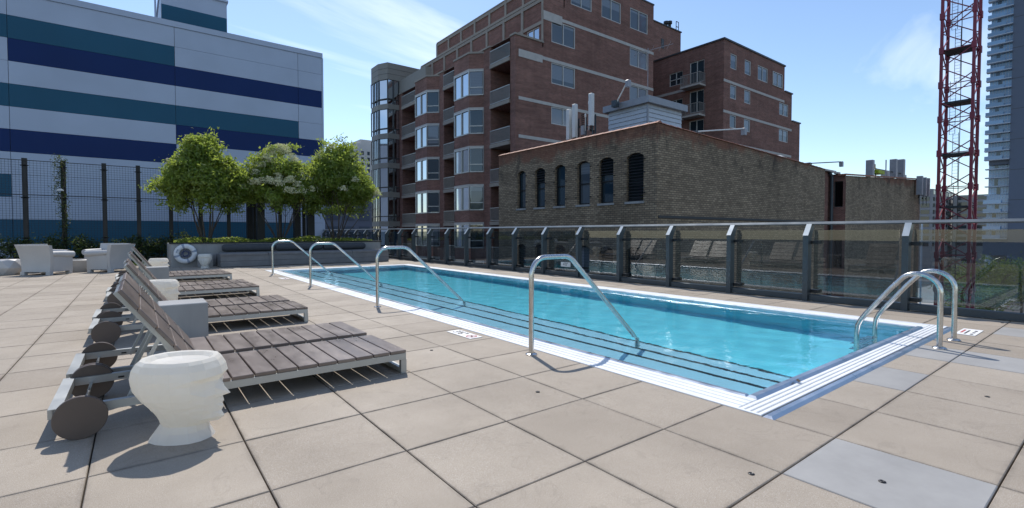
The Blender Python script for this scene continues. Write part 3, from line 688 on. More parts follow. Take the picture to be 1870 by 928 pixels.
# ================================================================== PLANTS AND THE FAR SIDE OF THE DECK
def leaf_quad(mb, p, n, s, h):
    a = n.orthogonal().normalized(); b = n.cross(a); t = h.uniform(0, 6.28); u = a * math.cos(t) + b * math.sin(t); w = n.cross(u)
    mb.add([p - u * s, p + w * s * .42 + n * s * .12, p + u * s, p - w * s * .42 + n * s * .12], [(0, 1, 2, 3)])
def clump_leaves(mb, c, r, n, s, h, up=.3):
    for _ in range(n):
        d = Vector((h.gauss(0, 1), h.gauss(0, 1), h.gauss(0, .75)))
        p = c + d * r * .5
        nn = Vector((h.gauss(0, 1), h.gauss(0, 1), h.gauss(up, 1))).normalized()
        leaf_quad(mb, p, nn, s * h.uniform(.65, 1.25), h)
def multi_stem_tree(loc, H, rx, ry, seed, label, flowers=0, nleaf=70, nst=8, lean=(0, 0), low=.42):
    h = random.Random(seed); t = thing('tree', label, 'tree', loc, 0, 'trees in the planter')
    trunk = MB(); crown = MB(); fl = MB(); tips = []
    def RR(f): return max(0, 1 - (f - .30) / .74) ** .72 if f > .30 else math.sqrt(max(0, 1 - ((f - .30) / .40) ** 2))
    def outside(q):
        f = (q.z / H - low) / (1 - low); return f > .1 and math.hypot((q.x - lean[0] * H * .5) / rx, (q.y - lean[1] * H * .5) / ry) > .92 * RR(min(1, f))
    def grow(p, d, L, r, lvl):
        pts = [p]; rad = [r]; q = p.copy(); dd = d.copy(); n = 5
        for k in range(n):
            dd = (dd + Vector((h.gauss(0, .10), h.gauss(0, .10), h.gauss(.03, .06)))).normalized(); q2 = q + dd * L / n
            if k > 0 and outside(q2): break
            q = q2; pts.append(q.copy()); rad.append(max(.0035, r * (1 - .75 * (k + 1) / n)))
            if lvl < 3 and k >= (2 if lvl == 0 else 1):
                for _ in range(2 if lvl < 2 else 1):
                    s = (dd + Vector((h.gauss(0, .6), h.gauss(0, .6), h.gauss(.10, .35)))).normalized(); grow(q.copy(), s, L * h.uniform(.34, .52), rad[-1] * .75, lvl + 1)
        if len(pts) < 2: return
        trunk.tube(pts, r, 5 if lvl else 7, False, rad); tips.append((q.copy(), lvl))
        if lvl >= 1: tips.append((pts[min(3, len(pts) - 1)].copy(), lvl))
    for k in range(nst):
        a = 6.283 * k / nst + h.uniform(-.3, .3); sp = h.uniform(.10, .62)
        d = Vector((math.cos(a) * sp * rx / 1.5 + lean[0], math.sin(a) * sp * ry / 1.5 + lean[1], 1)).normalized()
        grow(Vector((math.cos(a) * .10, math.sin(a) * .10, 0)), d, H * h.uniform(.50, .70), h.uniform(.020, .036), 0)
    C = Vector((lean[0] * H * .5, lean[1] * H * .5, H * (1 + low) / 2)); rz_ = H * (1 - low) / 2
    cs = []
    for (p, l) in tips:
        e = Vector(((p.x - C.x) / rx, (p.y - C.y) / ry, (p.z - C.z) / rz_))
        if e.length > 1.12 or (p.z < low * H): continue
        cs.append(p)
    def on_shell(f, ang, k):                 # widest a third of the way up, domed top
        rr = RR(f); return Vector((lean[0] * H * .5 + math.cos(ang) * rx * rr * k, lean[1] * H * .5 + math.sin(ang) * ry * rr * k, H * (low + (1 - low) * f)))
    lobes = [(min(.97, max(.03, h.gauss(.40, .27))), h.uniform(0, 6.283), h.uniform(.70, 1.10)) for _ in range(24)] + [(.97, 0, 1), (.9, 1.5, 1), (.9, 3.6, 1)]
    cs = [p for p in cs if h.random() < .45 and math.hypot((p.x - C.x) / rx, (p.y - C.y) / ry) < 1.02 * RR(min(1, max(0, (p.z / H - low) / (1 - low))))]
    for (f, ang, k) in lobes:
        q = on_shell(f, ang, k); cs.append(q)
        for _ in range(7): cs.append(q + Vector((h.gauss(0, .20), h.gauss(0, .20), h.gauss(0, .12))))
    for c in cs: clump_leaves(crown, c, h.uniform(.18, .32), int(nleaf * h.uniform(.25, .9)), .070, h)
    part('trunk', trunk, 'bark', t, True); part('crown', crown, 'leaf', t, kind='stuff')
    if flowers:
        for _ in range(flowers):
            f_ = h.uniform(.25, 1.0); a = h.uniform(3.3, 6.1) if h.random() < .75 else h.uniform(0, 3.14); c = on_shell(f_, a, h.uniform(1.0, 1.12))
            for _ in range(130):
                f = h.random(); q = c + Vector((h.gauss(0, .11) * (1 - f * .6), h.gauss(0, .11) * (1 - f * .6), f * .22 - .05))
                leaf_quad(fl, q, Vector((h.gauss(0, 1), h.gauss(0, 1), h.gauss(.5, 1))).normalized(), h.uniform(.022, .04), h)
        part('blossom', fl, 'flower', t, kind='stuff')
    return t
multi_stem_tree((2.12, 21.75, .79), 3.95, 1.48, 1.25, 11, 'leftmost multi-stemmed green tree in the planter, without blossom', 0, 64, 9, (-.02, 0), .34)
multi_stem_tree((4.72, 21.85, .79), 3.95, 1.38, 1.2, 23, 'middle tree in the planter, covered in cream blossom', 70, 60, 9, (.0, 0), .33)
multi_stem_tree((7.0, 21.8, .79), 4.3, 1.66, 1.3, 37, 'right-hand tree in the planter with a few cream flowers', 16, 58, 10, (.03, 0), .30)
def ground_cover(name, x0, x1, y0, y1, z, n, hgt, s, mat, label, seed):
    h = random.Random(seed); m = MB()
    for _ in range(n):
        x, y = h.uniform(x0, x1), h.uniform(y0, y1); k = .5 + .5 * math.sin(x * 3.1 + seed) * math.sin(x * 1.3)
        p = Vector((x, y, z + h.uniform(0, hgt) * (.35 + k))); leaf_quad(m, p, Vector((h.gauss(0, .6), h.gauss(0, .6), 1)).normalized(), s * h.uniform(.6, 1.2), h)
    o = part(name, m, mat, None, kind='stuff'); tag(o, label, 'ground cover', None, 'stuff')
ground_cover('planter_plants', 1.15, 8.3, PYF + .12, 22.9, .80, 5200, .20, .055, 'leaf', 'low green leafy plants along the top of the planter wall', 2)
struct('lawn', MB().box(-9, .93, 22.42, 33, -.05, .0), 'soil', 'strip of lawn beside the planter')
h = random.Random(9); m = MB()
for _ in range(26000):
    x, y = h.uniform(-4.5, .92), 22.45 + 2.6 * h.random() ** 1.6; a = h.uniform(0, 6.28); w = .012; H_ = h.uniform(.03, .075)
    m.add([(x - w * math.cos(a), y - w * math.sin(a), 0), (x + w * math.cos(a), y + w * math.sin(a), 0), (x + h.gauss(0, .02), y + h.gauss(0, .02), H_)], [(0, 1, 2)])
o = part('grass', m, 'grass', None); tag(o, 'short green grass on the strip of lawn', 'grass', None, 'stuff')
def shrub(loc, r, hh, seed, label):
    h = random.Random(seed); t = thing('shrub', label, 'shrub', loc, 0, 'dark shrubs along the wire fence')
    s = MB()
    for k in range(7): a = 6.283 * k / 7; s.tube([(0, 0, 0), (math.cos(a) * r * .3, math.sin(a) * r * .3, hh * .45), (math.cos(a) * r * .6, math.sin(a) * r * .6, hh * .8)], .015, 5)
    part('stem', s, 'bark', t); m = MB()
    for _ in range(26):
        d = Vector((h.gauss(0, 1), h.gauss(0, 1), h.gauss(.2, 1))).normalized() * h.uniform(.45, 1); clump_leaves(m, Vector((d.x * r, d.y * r, hh * .52 + d.z * hh * .45)), .28, 55, .05, h)
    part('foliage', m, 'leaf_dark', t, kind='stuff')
SHX = (-5.0, -4.1, -3.3, -2.45, -1.6, -.8, .0, .75, 1.6)
SHL = ('leftmost', 'second', 'third', 'fourth', 'fifth', 'sixth', 'seventh', 'eighth', 'ninth')
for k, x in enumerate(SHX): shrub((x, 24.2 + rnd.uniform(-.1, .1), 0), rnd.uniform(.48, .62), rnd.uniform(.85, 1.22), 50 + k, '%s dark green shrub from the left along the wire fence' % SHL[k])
# ---- wire mesh fence
FY = 24.5; FXS = [-5.2, -4.18, -3.12, -2.10, -.94, .10, 1.15, 2.18, 3.22, 4.25, 5.3, 6.35]
wf = thing('wire_fence', 'tall black wire mesh fence with steel posts in front of the striped building', 'fence', (0, 0, 0))
for k, x in enumerate(FXS):
    p = part('post', MB().box(x - .07, x + .07, FY - .055, FY + .055, -.05, 3.86), 'black_steel', wf)
    for z in (1.0, 2.45, 3.6): part('clip', MB().box(x - .11, x + .11, FY - .055, FY - .041, z - .02, z + .02), 'black_steel', p)
for k in range(len(FXS) - 1):
    a, b = FXS[k] + .05, FXS[k + 1] - .05; m = MB(); n = int((b - a) / .085)
    for i in range(n + 1): x = a + (b - a) * i / n; m.box(x - .0032, x + .0032, FY - .066, FY - .058, .05, 3.78)
    for i in range(44): z = .06 + i * .0865; m.box(a, b, FY - .0725, FY - .0665, z - .0032, z + .0032)
    for z in (3.78, 2.55): m.box(a - .05, b + .05, FY - .078, FY - .056, z - .012, z + .012)
    part('mesh_panel', m, 'black_steel', wf, kind='stuff')
h = random.Random(77); t = thing('climbing_vine', 'dark climbing vine wrapped round a fence post with a white lamp', 'vine', (-2.10, FY - .12, 0))
part('stem', MB().tube([(.05 * math.sin(k * 1.2), .03 * math.cos(k), k * .27) for k in range(15)], .022, 6), 'bark', t); m = MB()
for k in range(60): z = k / 60 * 4.05; clump_leaves(m, Vector((h.gauss(0, .05) - (.10 if z > 2.3 else 0), h.gauss(0, .04), z)), .19 if z > 2.0 else .15, 26, .038, h)
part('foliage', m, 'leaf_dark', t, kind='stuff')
t = thing('post_lamp', 'small white dome lamp on the vine-covered fence post', 'lamp', (-2.17, FY - .33, 2.72)); part('shade', MB().lathe((0, 0), [(.105, 0), (.10, .03), (.07, .065), (.02, .085)], 20), 'rail_white', t, True); part('bracket', MB().bar((0, 0, .06), (.05, .28, .0), .03), 'black_steel', t)
# ---- dark steel pergola behind the trees
pg = thing('pergola', 'dark steel pergola frame standing behind the planter trees', 'pergola', (0, 0, 0))
for x in (4.31, 6.40):
    for y in (23.6, 26.0): part('post', MB().box(x - .15, x + .15, y - .15, y + .15, -.05, 2.75), 'black_steel', pg)
for y in (23.6, 26.0): part('beam', MB().box(3.6, 7.0, y - .1, y + .1, 2.76, 2.98), 'black_steel', pg)
for k in range(8): x = 3.8 + k * .43; part('rafter', MB().box(x - .03, x + .03, 23.2, 26.4, 2.99, 3.10), 'black_steel', pg)

# ================================================================== BUILDINGS
def box_part(name, mat, parent, *b): return part(name, MB().box(*b), mat, parent)
# ---- blue and white striped building: every metal panel is a part
BY = 32.0
sb = thing('striped_building', 'large building clad in white, teal and navy horizontal metal panels', 'building', (0, 0, 0))
XJ = (-13.0, -4.52, 1.80, 8.05, 9.46); TOP = 12.21; RH = 1.04
COLS = {0: 'wtwwtwnwtwtwwwwwwwww', 1: 'wtnwtwnwwwttwwwwwwww', 2: 'wwnwtnwwwwttwwwwwwww', 3: 'wwnwwnwwwwwwwwwwwwww'}
PN = {'w': 'panel_white', 't': 'panel_teal', 'n': 'panel_navy'}
box_part('backing_wall', 'panel_seam', sb, XJ[0], XJ[-1] - .05, BY + .06, BY + 22, STREET_Z, TOP + .28)
z = TOP + .25
for c in range(4):
    zt = TOP
    for k in range(14):
        z1 = TOP - RH * k + (.0 if k else .0); z0 = z1 - RH
        part('wall_panel', MB().bevbox(0, XJ[c + 1] - XJ[c] - .016, 0, 1, 0, 1, .0) if False else MB().box(XJ[c] + .009, XJ[c + 1] - .009, BY, BY + .05, z0 + .006, z1 - .006), PN[COLS[c][k]], sb)
    box_part('wall_panel', 'panel_white', sb, XJ[c] + .009, XJ[c + 1] - .009, BY, BY + .05, STREET_Z, TOP - RH * 14 - .006)
box_part('parapet_cap', 'panel_white', sb, XJ[0], XJ[-1] + .06, BY - .05, BY + .25, TOP + .003, TOP + .30)
box_part('corner_trim', 'panel_white', sb, XJ[-1] - .005, XJ[-1] + .10, BY - .02, BY + 22, STREET_Z, TOP + .0)
ph = part('penthouse', MB().box(1.32, 4.55, 34.0, 40, TOP + .28, 13.0), 'panel_white', sb)
part('band', MB().box(1.34, 4.53, 33.97, 34.0, 13.0, 14.05), 'panel_teal', ph); part('wall', MB().box(1.32, 4.55, 34.001, 40, 13.0, 15.0), 'panel_white', ph); part('cap', MB().box(1.25, 4.62, 33.9, 40.1, 15.0, 15.12), 'panel_white', ph)
part('roof_pipe', MB().tube([(1.05, 33.6, TOP + .2), (1.05, 33.6, 14.0), (.95, 33.6, 14.1)], .05, 10), 'panel_white', ph)

# ---- helpers for facades
def holes_wall(mb, axis, c, u0, u1, z0, z1, holes, depth):
    """a wall in the plane axis=c facing the negative side; holes are (u0,u1,z0,z1) with reveals"""
    P = (lambda u, z, d=0: (c + d, u, z)) if axis == 0 else (lambda u, z, d=0: (u, c + d, z))
    us = sorted({u0, u1} | {v for hh in holes for v in hh[:2]}); zs = sorted({z0, z1} | {v for hh in holes for v in hh[2:]})
    for i in range(len(us) - 1):
        for j in range(len(zs) - 1):
            um, zm = (us[i] + us[i + 1]) / 2, (zs[j] + zs[j + 1]) / 2
            if any(hh[0] < um < hh[1] and hh[2] < zm < hh[3] for hh in holes): continue
            mb.quad(P(us[i], zs[j]), P(us[i + 1], zs[j]), P(us[i + 1], zs[j + 1]), P(us[i], zs[j + 1]))
    for (a, b, e, f) in holes:
        mb.quad(P(a, e), P(a, f), P(a, f, depth), P(a, e, depth)); mb.quad(P(b, e), P(b, f), P(b, f, depth), P(b, e, depth))
        mb.quad(P(a, e), P(b, e), P(b, e, depth), P(a, e, depth)); mb.quad(P(a, f), P(b, f), P(b, f, depth), P(a, f, depth))
    return mb
def frame_bars(mb, axis, c, a, b, e, f, w, d, mull=(), trans=()):
    def bx(u0, u1, z0, z1):
        if axis == 0: mb.box(c - d, c + d, u0, u1, z0, z1)
        else: mb.box(u0, u1, c - d, c + d, z0, z1)
    bx(a, b, e, e + w); bx(a, b, f - w, f); bx(a, a + w, e + w, f - w); bx(b - w, b, e + w, f - w)
    for m_ in mull: u = a + (b - a) * m_; bx(u - w / 2, u + w / 2, e + w, f - w)
    for t_ in trans: zz = e + (f - e) * t_; bx(a + w, b - w, zz - w / 2, zz + w / 2)
    return mb
def window(parent, axis, c, a, b, e, f, pane='pane_blind', frame='window_frame', w=.07, mull=(.5,), trans=(), inset=.12):
    fr = part('window', frame_bars(MB(), axis, c + inset, a, b, e, f, w, .04, mull, trans), frame, parent)
    p = MB()
    if axis == 0: p.box(c + inset + .02, c + inset + .03, a + w * .5, b - w * .5, e + w * .5, f - w * .5)
    else: p.box(a + w * .5, b - w * .5, c + inset + .02, c + inset + .03, e + w * .5, f - w * .5)
    part('pane', p, pane, fr); return fr
def railing(mb, axis, c, a, b, z0, hgt, step=.13):
    def bx(u0, u1, y0, y1, q=.018):
        if axis == 0: mb.box(c - q, c + q, u0, u1, y0, y1)
        else: mb.box(u0, u1, c - q, c + q, y0, y1)
    bx(a, b, z0 + hgt - .05, z0 + hgt, .03); bx(a, b, z0 + .06, z0 + .10); n = max(2, int((b - a) / step))
    for i in range(n + 1): u = a + (b - a) * i / n; bx(u - .012, u + .012, z0 + .10, z0 + hgt - .05, .012)
    return mb
def prism_faces(pts): return pts

# ---- big red-brick apartment block
ap = thing('apartment_building', 'large red-brick apartment block with bay windows and stacked recessed balconies', 'building', (0, 0, 0))
XA, YA, ZA = 22.0, 28.16, 15.55
SL = [2.05 - 3.03 * 7 + 3.03 * k for k in range(7)] + [2.05, 5.02, 8.0, 11.04, 14.12]
balc = [(28.75, 31.28), (36.2, 38.54), (43.35, 47.16)]       # y spans of the recessed balcony stacks
hol = []
for (a, b) in balc:
    for k, s in enumerate(SL): hol.append((a, b, s, (SL[k + 1] - .28) if k + 1 < len(SL) else ZA + 1))
wall = MB()
hh = [q for q in hol if q[3] < ZA and q[2] > STREET_Z]
tops = [(a, b, SL[-1], ZA) for (a, b) in balc]
holes_wall(wall, 0, XA, YA, 47.9, STREET_Z, ZA, hh + tops, 2.6)
part('west_wall', wall, 'red_brick', ap)
for (a, b) in balc:
    for k, s in enumerate(SL):
        if s < -7: continue
        box_part('balcony_slab', 'concrete_frame', ap, XA - .12, XA + 2.59, a + .01, b - .01, s - .27, s + .003)
        rl = part('balcony_railing', railing(MB(), 0, XA - .05, a + .02, b - .02, s, 1.08), 'frame_alu', ap)
        if k < len(SL) - 1:
            box_part('balcony_back', 'red_brick', ap, XA + 2.59, XA + 2.7, a, b, s, SL[k + 1] - .28)
            window(ap, 0, XA + 2.42, a + .35, b - .5, s + .1, s + 2.2, 'pane_dark', 'dark_frame', .06)
        else:
            box_part('terrace_door', 'rail_white', ap, XA + 2.55, XA + 2.6, a + .3, b - .4, s, s + 1.3)
# bay stacks: front face parallel to the wall, canted faces on both sides
for bi, (y0, y1, p) in enumerate(((32.19, 36.17, .85), (39.33, 43.32, .84))):
    yf0, yf1 = y0 + p, y1 - p; poly = [(XA + .05, y0), (XA - p, yf0), (XA - p, yf1), (XA + .05, y1)]
    g = .06
    inner = [(XA + .05, y0 + .12), (XA - p + g, yf0 + .03), (XA - p + g, yf1 - .03), (XA + .05, y1 - .12)]
    for k in range(-3, 4):
        zb = 2.98 + 3.035 * k; zt = zb + 1.95
        lo = zt - 3.035 if k > -3 else zb - 6
        part('bay_spandrel', MB().prism(poly, lo + .0 + (.14 if k > -3 else 0), zb), 'red_brick', ap)
        part('bay_band', MB().prism([(XA + .05, y0 - .02), (XA - p - .03, yf0 - .02), (XA - p - .03, yf1 + .02), (XA + .05, y1 + .02)], zt, zt + .138), 'stone_band', ap)
        w = part('bay_window', MB().prism(inner, zb, zt), 'pane_sky' if bi == 0 or k != 1 else 'pane_sky', ap)
        fr = MB()
        frame_bars(fr, 0, XA - p + .01, yf0, yf1, zb, zt, .09, .045, (.5,))
        A, B = Vector((XA - .02, y0 + .04, 0)), Vector((XA - p + .02, yf0, 0))
        for zz in (zb + .04, zt - .04, zb + .62): fr.bar((A.x, A.y, zz), (B.x, B.y, zz), .09, .08)
        fr.bar((A.x, A.y, zb), (A.x, A.y, zt), .10); fr.bar((B.x, B.y, zb), (B.x, B.y, zt), .10)
        part('window_frame', fr, 'frame_alu', w)
        q = (B - A).normalized(); nrm = Vector((-q.y, q.x, 0)) if False else Vector((-.707, -.707, 0))
        a_, b_ = A + q * .1 + nrm * .005, B - q * .1 + nrm * .005
        part('side_pane', MB().quad((a_.x, a_.y, zb + .1), (b_.x, b_.y, zb + .1), (b_.x, b_.y, zt - .1), (a_.x, a_.y, zt - .1)), 'pane_dark' if (k + bi) % 3 else 'pane_blind', w)
    part('bay_parapet', MB().prism(poly, 14.04 + .14, 15.35), 'red_brick', ap); part('bay_cap', MB().prism([(XA + .05, y0 - .06), (XA - p - .06, yf0 - .05), (XA - p - .06, yf1 + .05), (XA + .05, y1 + .06)], 15.353, 15.50), 'concrete_frame', ap)
# grey-clad corner tower
tw = [(22.0, 47.85), (20.75, 47.9), (20.2, 49.1), (20.2, 50.9), (21.4, 52.2), (26, 52.2), (26, 47.85)]
twi = [(22.0, 47.95), (20.85, 48.0), (20.3, 49.14), (20.3, 50.86), (21.45, 52.1), (25.9, 52.1), (25.9, 47.95)]
part('tower_crown', MB().prism(tw, 17.0, 18.7), 'clad_grey', ap)
for zz in (17.55, 18.1): part('crown_joint', MB().prism([(x - .01, y - .01) for x, y in tw], zz, zz + .03), 'dark_frame', ap)
for k in range(9):
    zb = 15.05 - 3.03 * k; w = part('tower_window', MB().prism(twi, zb - .55, zb + 1.95), 'pane_sky', ap)
    part('tower_band', MB().prism(tw, zb - 1.08, zb - .55), 'clad_grey', ap)
    fr = MB()
    for (x, y) in ((20.75, 47.9), (20.2, 49.1), (20.2, 50.0), (20.2, 50.9), (21.4, 47.88)): fr.box(x - .05, x + .05, y - .05, y + .05, zb - .55, zb + 1.95)
    for zz in (zb - .05,): fr.bar((20.75, 47.9, zz), (20.2, 49.1, zz), .09).bar((20.2, 49.1, zz), (20.2, 50.9, zz), .09).bar((20.75, 47.88, zz), (22, 47.88, zz), .09)
    part('window_frame', fr, 'dark_frame', w)
part('crown_side', MB().box(22.0, 22.6, 42.0, 47.84, 15.6, 17.0), 'clad_grey', ap)
# south wall (facing the pool side) with windows and stone bands
WS = [(27.58, 29.97, 19.30, 21.1), (31.16, 33.61, 19.26, 21.02), (34.86, 37.35, 19.28, 21.07), (25.53, 28.07, 15.85, 17.55), (34.86, 37.35, 16.02, 17.6), (25.53, 28.07, 12.70, 14.30), (34.86, 37.35, 12.85, 14.3), (25.53, 28.07, 9.6, 10.93), (34.86, 37.35, 9.6, 10.93), (25.53, 28.07, 6.4, 8.1)]
XT, X1_, X2_ = 38.22, 24.7, 26.9
Z1, Z2 = 19.0, 22.15
w = MB(); holes_wall(w, 1, YA, XA, X1_, STREET_Z, ZA, [], .2)
holes_wall(w, 1, YA, X1_, XT, STREET_Z, Z1, [q for q in WS if q[3] < Z1], .16)
holes_wall(w, 1, YA, X1_ + .5, XT, Z1, Z2, [q for q in WS if q[3] > Z1], .16)
part('south_wall', w, 'red_brick', ap)
for q in WS: window(ap, 1, YA, *q, pane='pane_blind', inset=.06)
for (a, b, z0, z1) in ((26.63, XT, 17.62, 17.87), (X1_, 26.63, 17.36, 18.03), (24.6, XT, 14.31, 14.56), (XA + .3, 24.6, 14.05, 14.6), (XA + .3, XT, 10.94, 11.18), (XA + .3, XT, 8.16, 8.40)): box_part('stone_band', 'stone_band', ap, a, b, YA - .03, YA + .02, z0, z1)
box_part('coping', 'concrete_frame', ap, XA - .08, X1_, YA - .08, YA + .3, ZA + .002, ZA + .14); [box_part('coping', 'concrete_frame', ap, XA - .08, XA + .35, a, b, ZA + .003, ZA + .13) for (a, b) in ((YA + .301, 28.75), (31.28, 36.2), (38.54, 43.35), (47.16, 47.8))]
box_part('coping', 'dark_frame', ap, X1_ + .5, XT + .05, YA - .05, YA + .4, Z2, Z2 + .12)
box_part('roof', 'roof_dark', ap, XA + 2.66, X1_, YA + .31, 47.8, ZA - .4, ZA - .02)
box_part('east_wall', 'red_brick', ap, XT - .3, XT - .002, YA + .002, 48, STREET_Z, Z2 - .01)
# set-back upper storeys with a concrete frame
for (xp, zlo, zhi, ye) in ((X1_, ZA - .3, Z1, 48.0), (X2_, Z1 - .2, Z2, 48.5)):
    body = MB(); hs = []; n = 8; L_ = (ye - YA) / n
    for k in range(n):
        if k % 2 == 0: hs.append((YA + L_ * k + .5, YA + L_ * (k + 1) - .5, zlo + .75, zlo + 1.75))
    holes_wall(body, 0, xp, YA + .001, ye, zlo, zhi, hs, .15); body.box(xp + .16, XT - .31, YA + .18, ye, zlo, zhi - .02); part('upper_wall', body, 'red_brick', ap)
    for q in hs: window(ap, 0, xp, *q, pane='pane_sky', inset=.08)
    for k in range(n + 1):
        y = YA + L_ * k; box_part('frame_post', 'concrete_frame', ap, xp - .10, xp - .002, y - (.0 if k == 0 else .13), y + .13, zlo, zhi)
    for zz in (zlo + 1.78, zhi - .28): box_part('frame_beam', 'concrete_frame', ap, xp - .085, xp - .001, YA + .131, ye, zz, zz + .26)
    box_part('upper_coping', 'concrete_frame', ap, xp - .12, xp + .4, YA - .04, ye, zhi + .002, zhi + .10)
box_part('stair_block', 'red_brick', ap, XT, 52.5, 34.75, 44, STREET_Z, 25.3); box_part('stair_cap', 'dark_frame', ap, XT, 52.6, 34.65, 44, 25.3, 25.42)
box_part('vent_grille', 'dark_frame', ap, 48.6, 49.1, 34.70, 34.75, 22.6, 23.7)
for x, hgt in ((50.6, .7), (51.3, .9)): part('roof_vent', MB().lathe((x, 35.5), [(.18, 25.4), (.18, 25.4 + hgt), (.3, 25.4 + hgt), (.3, 25.7 + hgt)], 12), 'black_steel', ap)
part('roof_ladder', MB().bar((51.9, 35.0, 25.4), (51.9, 35.0, 26.6), .06).bar((52.4, 35.0, 25.4), (52.4, 35.0, 26.6), .06).bar((51.9, 35, 26.6), (52.4, 35, 26.6), .06).bar((51.9, 35, 26.0), (52.4, 35, 26.0), .06), 'black_steel', ap)

# ---- lower brick wing to the right
wg = thing('brick_wing', 'lower stepped red-brick apartment wing with small balconies behind the old tan building', 'building', (0, 0, 0))
XB, YB = 45.0, 25.05
ZB = 19.75
SW = [(46.21, 47.36, 17.25, 18.7), (48.97, 50.2, 17.25, 18.7), (51.7, 53.87, 17.2, 18.7), (54.99, 57.2, 17.2, 18.7), (46.21, 47.36, 14.35, 15.68), (48.97, 50.2, 14.35, 15.68), (46.21, 47.36, 11.5, 12.76), (48.97, 50.2, 11.5, 12.76),
      (56.7, 58.9, 14.3, 15.66), (56.7, 58.9, 11.4, 12.74), (56.7, 58.9, 8.4, 9.75)]
w = MB(); holes_wall(w, 1, YB, XB, 57.87, STREET_Z, ZB, [q for q in SW if q[1] < 57.8], .16); holes_wall(w, 1, YB, 57.87, 59.8, STREET_Z, 17.0, [(57.88, q[1], q[2], q[3]) for q in SW if q[1] > 57.8], .16) if False else None
SW2 = [q for q in SW if q[1] > 57.8]
w = MB(); holes_wall(w, 1, YB, XB, 55.9, STREET_Z, ZB, [q for q in SW if q[1] < 55.8], .16)
holes_wall(w, 1, YB, 55.9, 59.8, STREET_Z, 17.0, SW2, .16); holes_wall(w, 1, YB, 55.9, 57.87, 17.0, ZB, [], .16); holes_wall(w, 1, YB, 59.8, 62.0, STREET_Z, 13.95, [], .16)
w.quad((57.87, YB, 17), (57.87, 34, 17), (57.87, 34, ZB), (57.87, YB, ZB)); w.quad((59.8, YB, 13.95), (59.8, 34, 13.95), (59.8, 34, 17), (59.8, YB, 17)); w.quad((62, YB, STREET_Z), (62, 34, STREET_Z), (62, 34, 13.95), (62, YB, 13.95))
part('south_wall', w, 'red_brick', wg)
SWF = [q for q in SW if q[1] < 55.8] + SW2
for q in SWF: window(wg, 1, YB, *q, pane='pane_blind', inset=.06, mull=(.5,) if q[1] - q[0] > 1.5 else ())
window(wg, 1, YB - .10, 54.99 - .0, 57.2, 17.2, 18.7, pane='pane_blind', inset=.06)
ww = [(31.06, 29.55)]
LW = [(29.5, 31.1, z, z + 1.35) for z in (16.6, 13.75, 10.8)] + [(27.1, 28.7, z, z + 2.15) for z in (16.3, 13.35, 10.4)]
w = MB(); holes_wall(w, 0, XB, YB, 36, STREET_Z, ZB, LW, .2); part('west_wall', w, 'red_brick', wg)
for q in LW: window(wg, 0, XB, *q, pane='pane_dark', inset=.1, trans=(.45,) if q[3] - q[2] < 1.6 else ())
for z in (15.9, 12.93, 9.98):
    part('balcony_slab', MB().box(XB - 1.1, XB + .0, 26.95, 29.1, z - .18, z), 'stone_band', wg)
    m = railing(MB(), 0, XB - 1.05, 26.97, 29.08, z, 1.1, .16); railing(m, 1, 26.98, XB - 1.03, XB, z, 1.1, .16); railing(m, 1, 29.07, XB - 1.03, XB, z, 1.1, .16); part('balcony_railing', m, 'frame_alu', wg)
for z in (15.75, 12.80, 9.80): box_part('stone_band', 'stone_band', wg, XB - .03, 59.79 if z < 15 else 57.86, YB - .03, YB + .01, z, z + .25); box_part('stone_band', 'stone_band', wg, XB - .03, XB + .01, 29.11, 34.7, z, z + .25)
box_part('coping', 'dark_frame', wg, XB - .1, 57.97, YB - .1, YB + .4, ZB + .002, ZB + .16); box_part('coping', 'dark_frame', wg, XB - .1, XB + .3, YB + .4, 34.7, ZB + .003, ZB + .155)
box_part('coping', 'dark_frame', wg, 57.98, 59.9, YB - .1, 34, 17.0, 17.14); box_part('coping', 'dark_frame', wg, 59.91, 62.1, YB - .1, 34, 13.95, 14.09); box_part('roof', 'roof_dark', wg, XB + .3, 57.8, YB + .4, 36, ZB - .5, ZB - .1)

# ---- old tan brick building beyond the railing
tb = thing('tan_brick_building', 'old tan brick building with arched windows and clay-tile coping beyond the railing', 'building', (0, 0, 0))
X2, Y2 = 18.5, 13.38
WN = [(22.67, 23.46), (20.94, 21.81), (19.28, 20.11), (17.46, 18.37), (15.90, 16.83), (14.11, 15.09)]
ZS, ZT = 2.66, 4.92
rows = [(ZS, ZT), (ZS - 4.4, ZT - 4.4)]
hl = [(a, b, z0, z1) for (a, b) in WN for (z0, z1) in rows]
w = MB(); holes_wall(w, 0, X2, Y2, 25.4, STREET_Z, 5.35, hl, .28)
for (a, b, z0, z1) in hl:                   # segmental arch: fill the two upper corners of the opening
    n = 10; rise = .17
    for k in range(n):
        t0, t1 = k / n, (k + 1) / n; f = lambda t: z1 - rise * (2 * t - 1) ** 2
        w.quad((X2, a + (b - a) * t0, f(t0)), (X2, a + (b - a) * t1, f(t1)), (X2, a + (b - a) * t1, z1), (X2, a + (b - a) * t0, z1))
        w.quad((X2, a + (b - a) * t0, f(t0)), (X2, a + (b - a) * t1, f(t1)), (X2 + .28, a + (b - a) * t1, f(t1)), (X2 + .28, a + (b - a) * t0, f(t0)))
part('west_wall', w, 'tan_brick', tb)
part('west_parapet', MB().box(X2 + .003, X2 + .3, Y2 + .31, 25.4, 5.345, 6.1).box(X2 + .003, X2 + .3, Y2 + .003, Y2 + .309, 5.345, 6.097), 'tan_brick', tb)
XR = 37.2; zl, zr = 6.1, 5.5
part('south_wall', MB().add([(X2 + .002, Y2, STREET_Z), (XR, Y2, STREET_Z), (XR, Y2, zr - .45), (X2 + .002, Y2, zl - .6)], [(0, 1, 2, 3)]), 'tan_brick', tb)
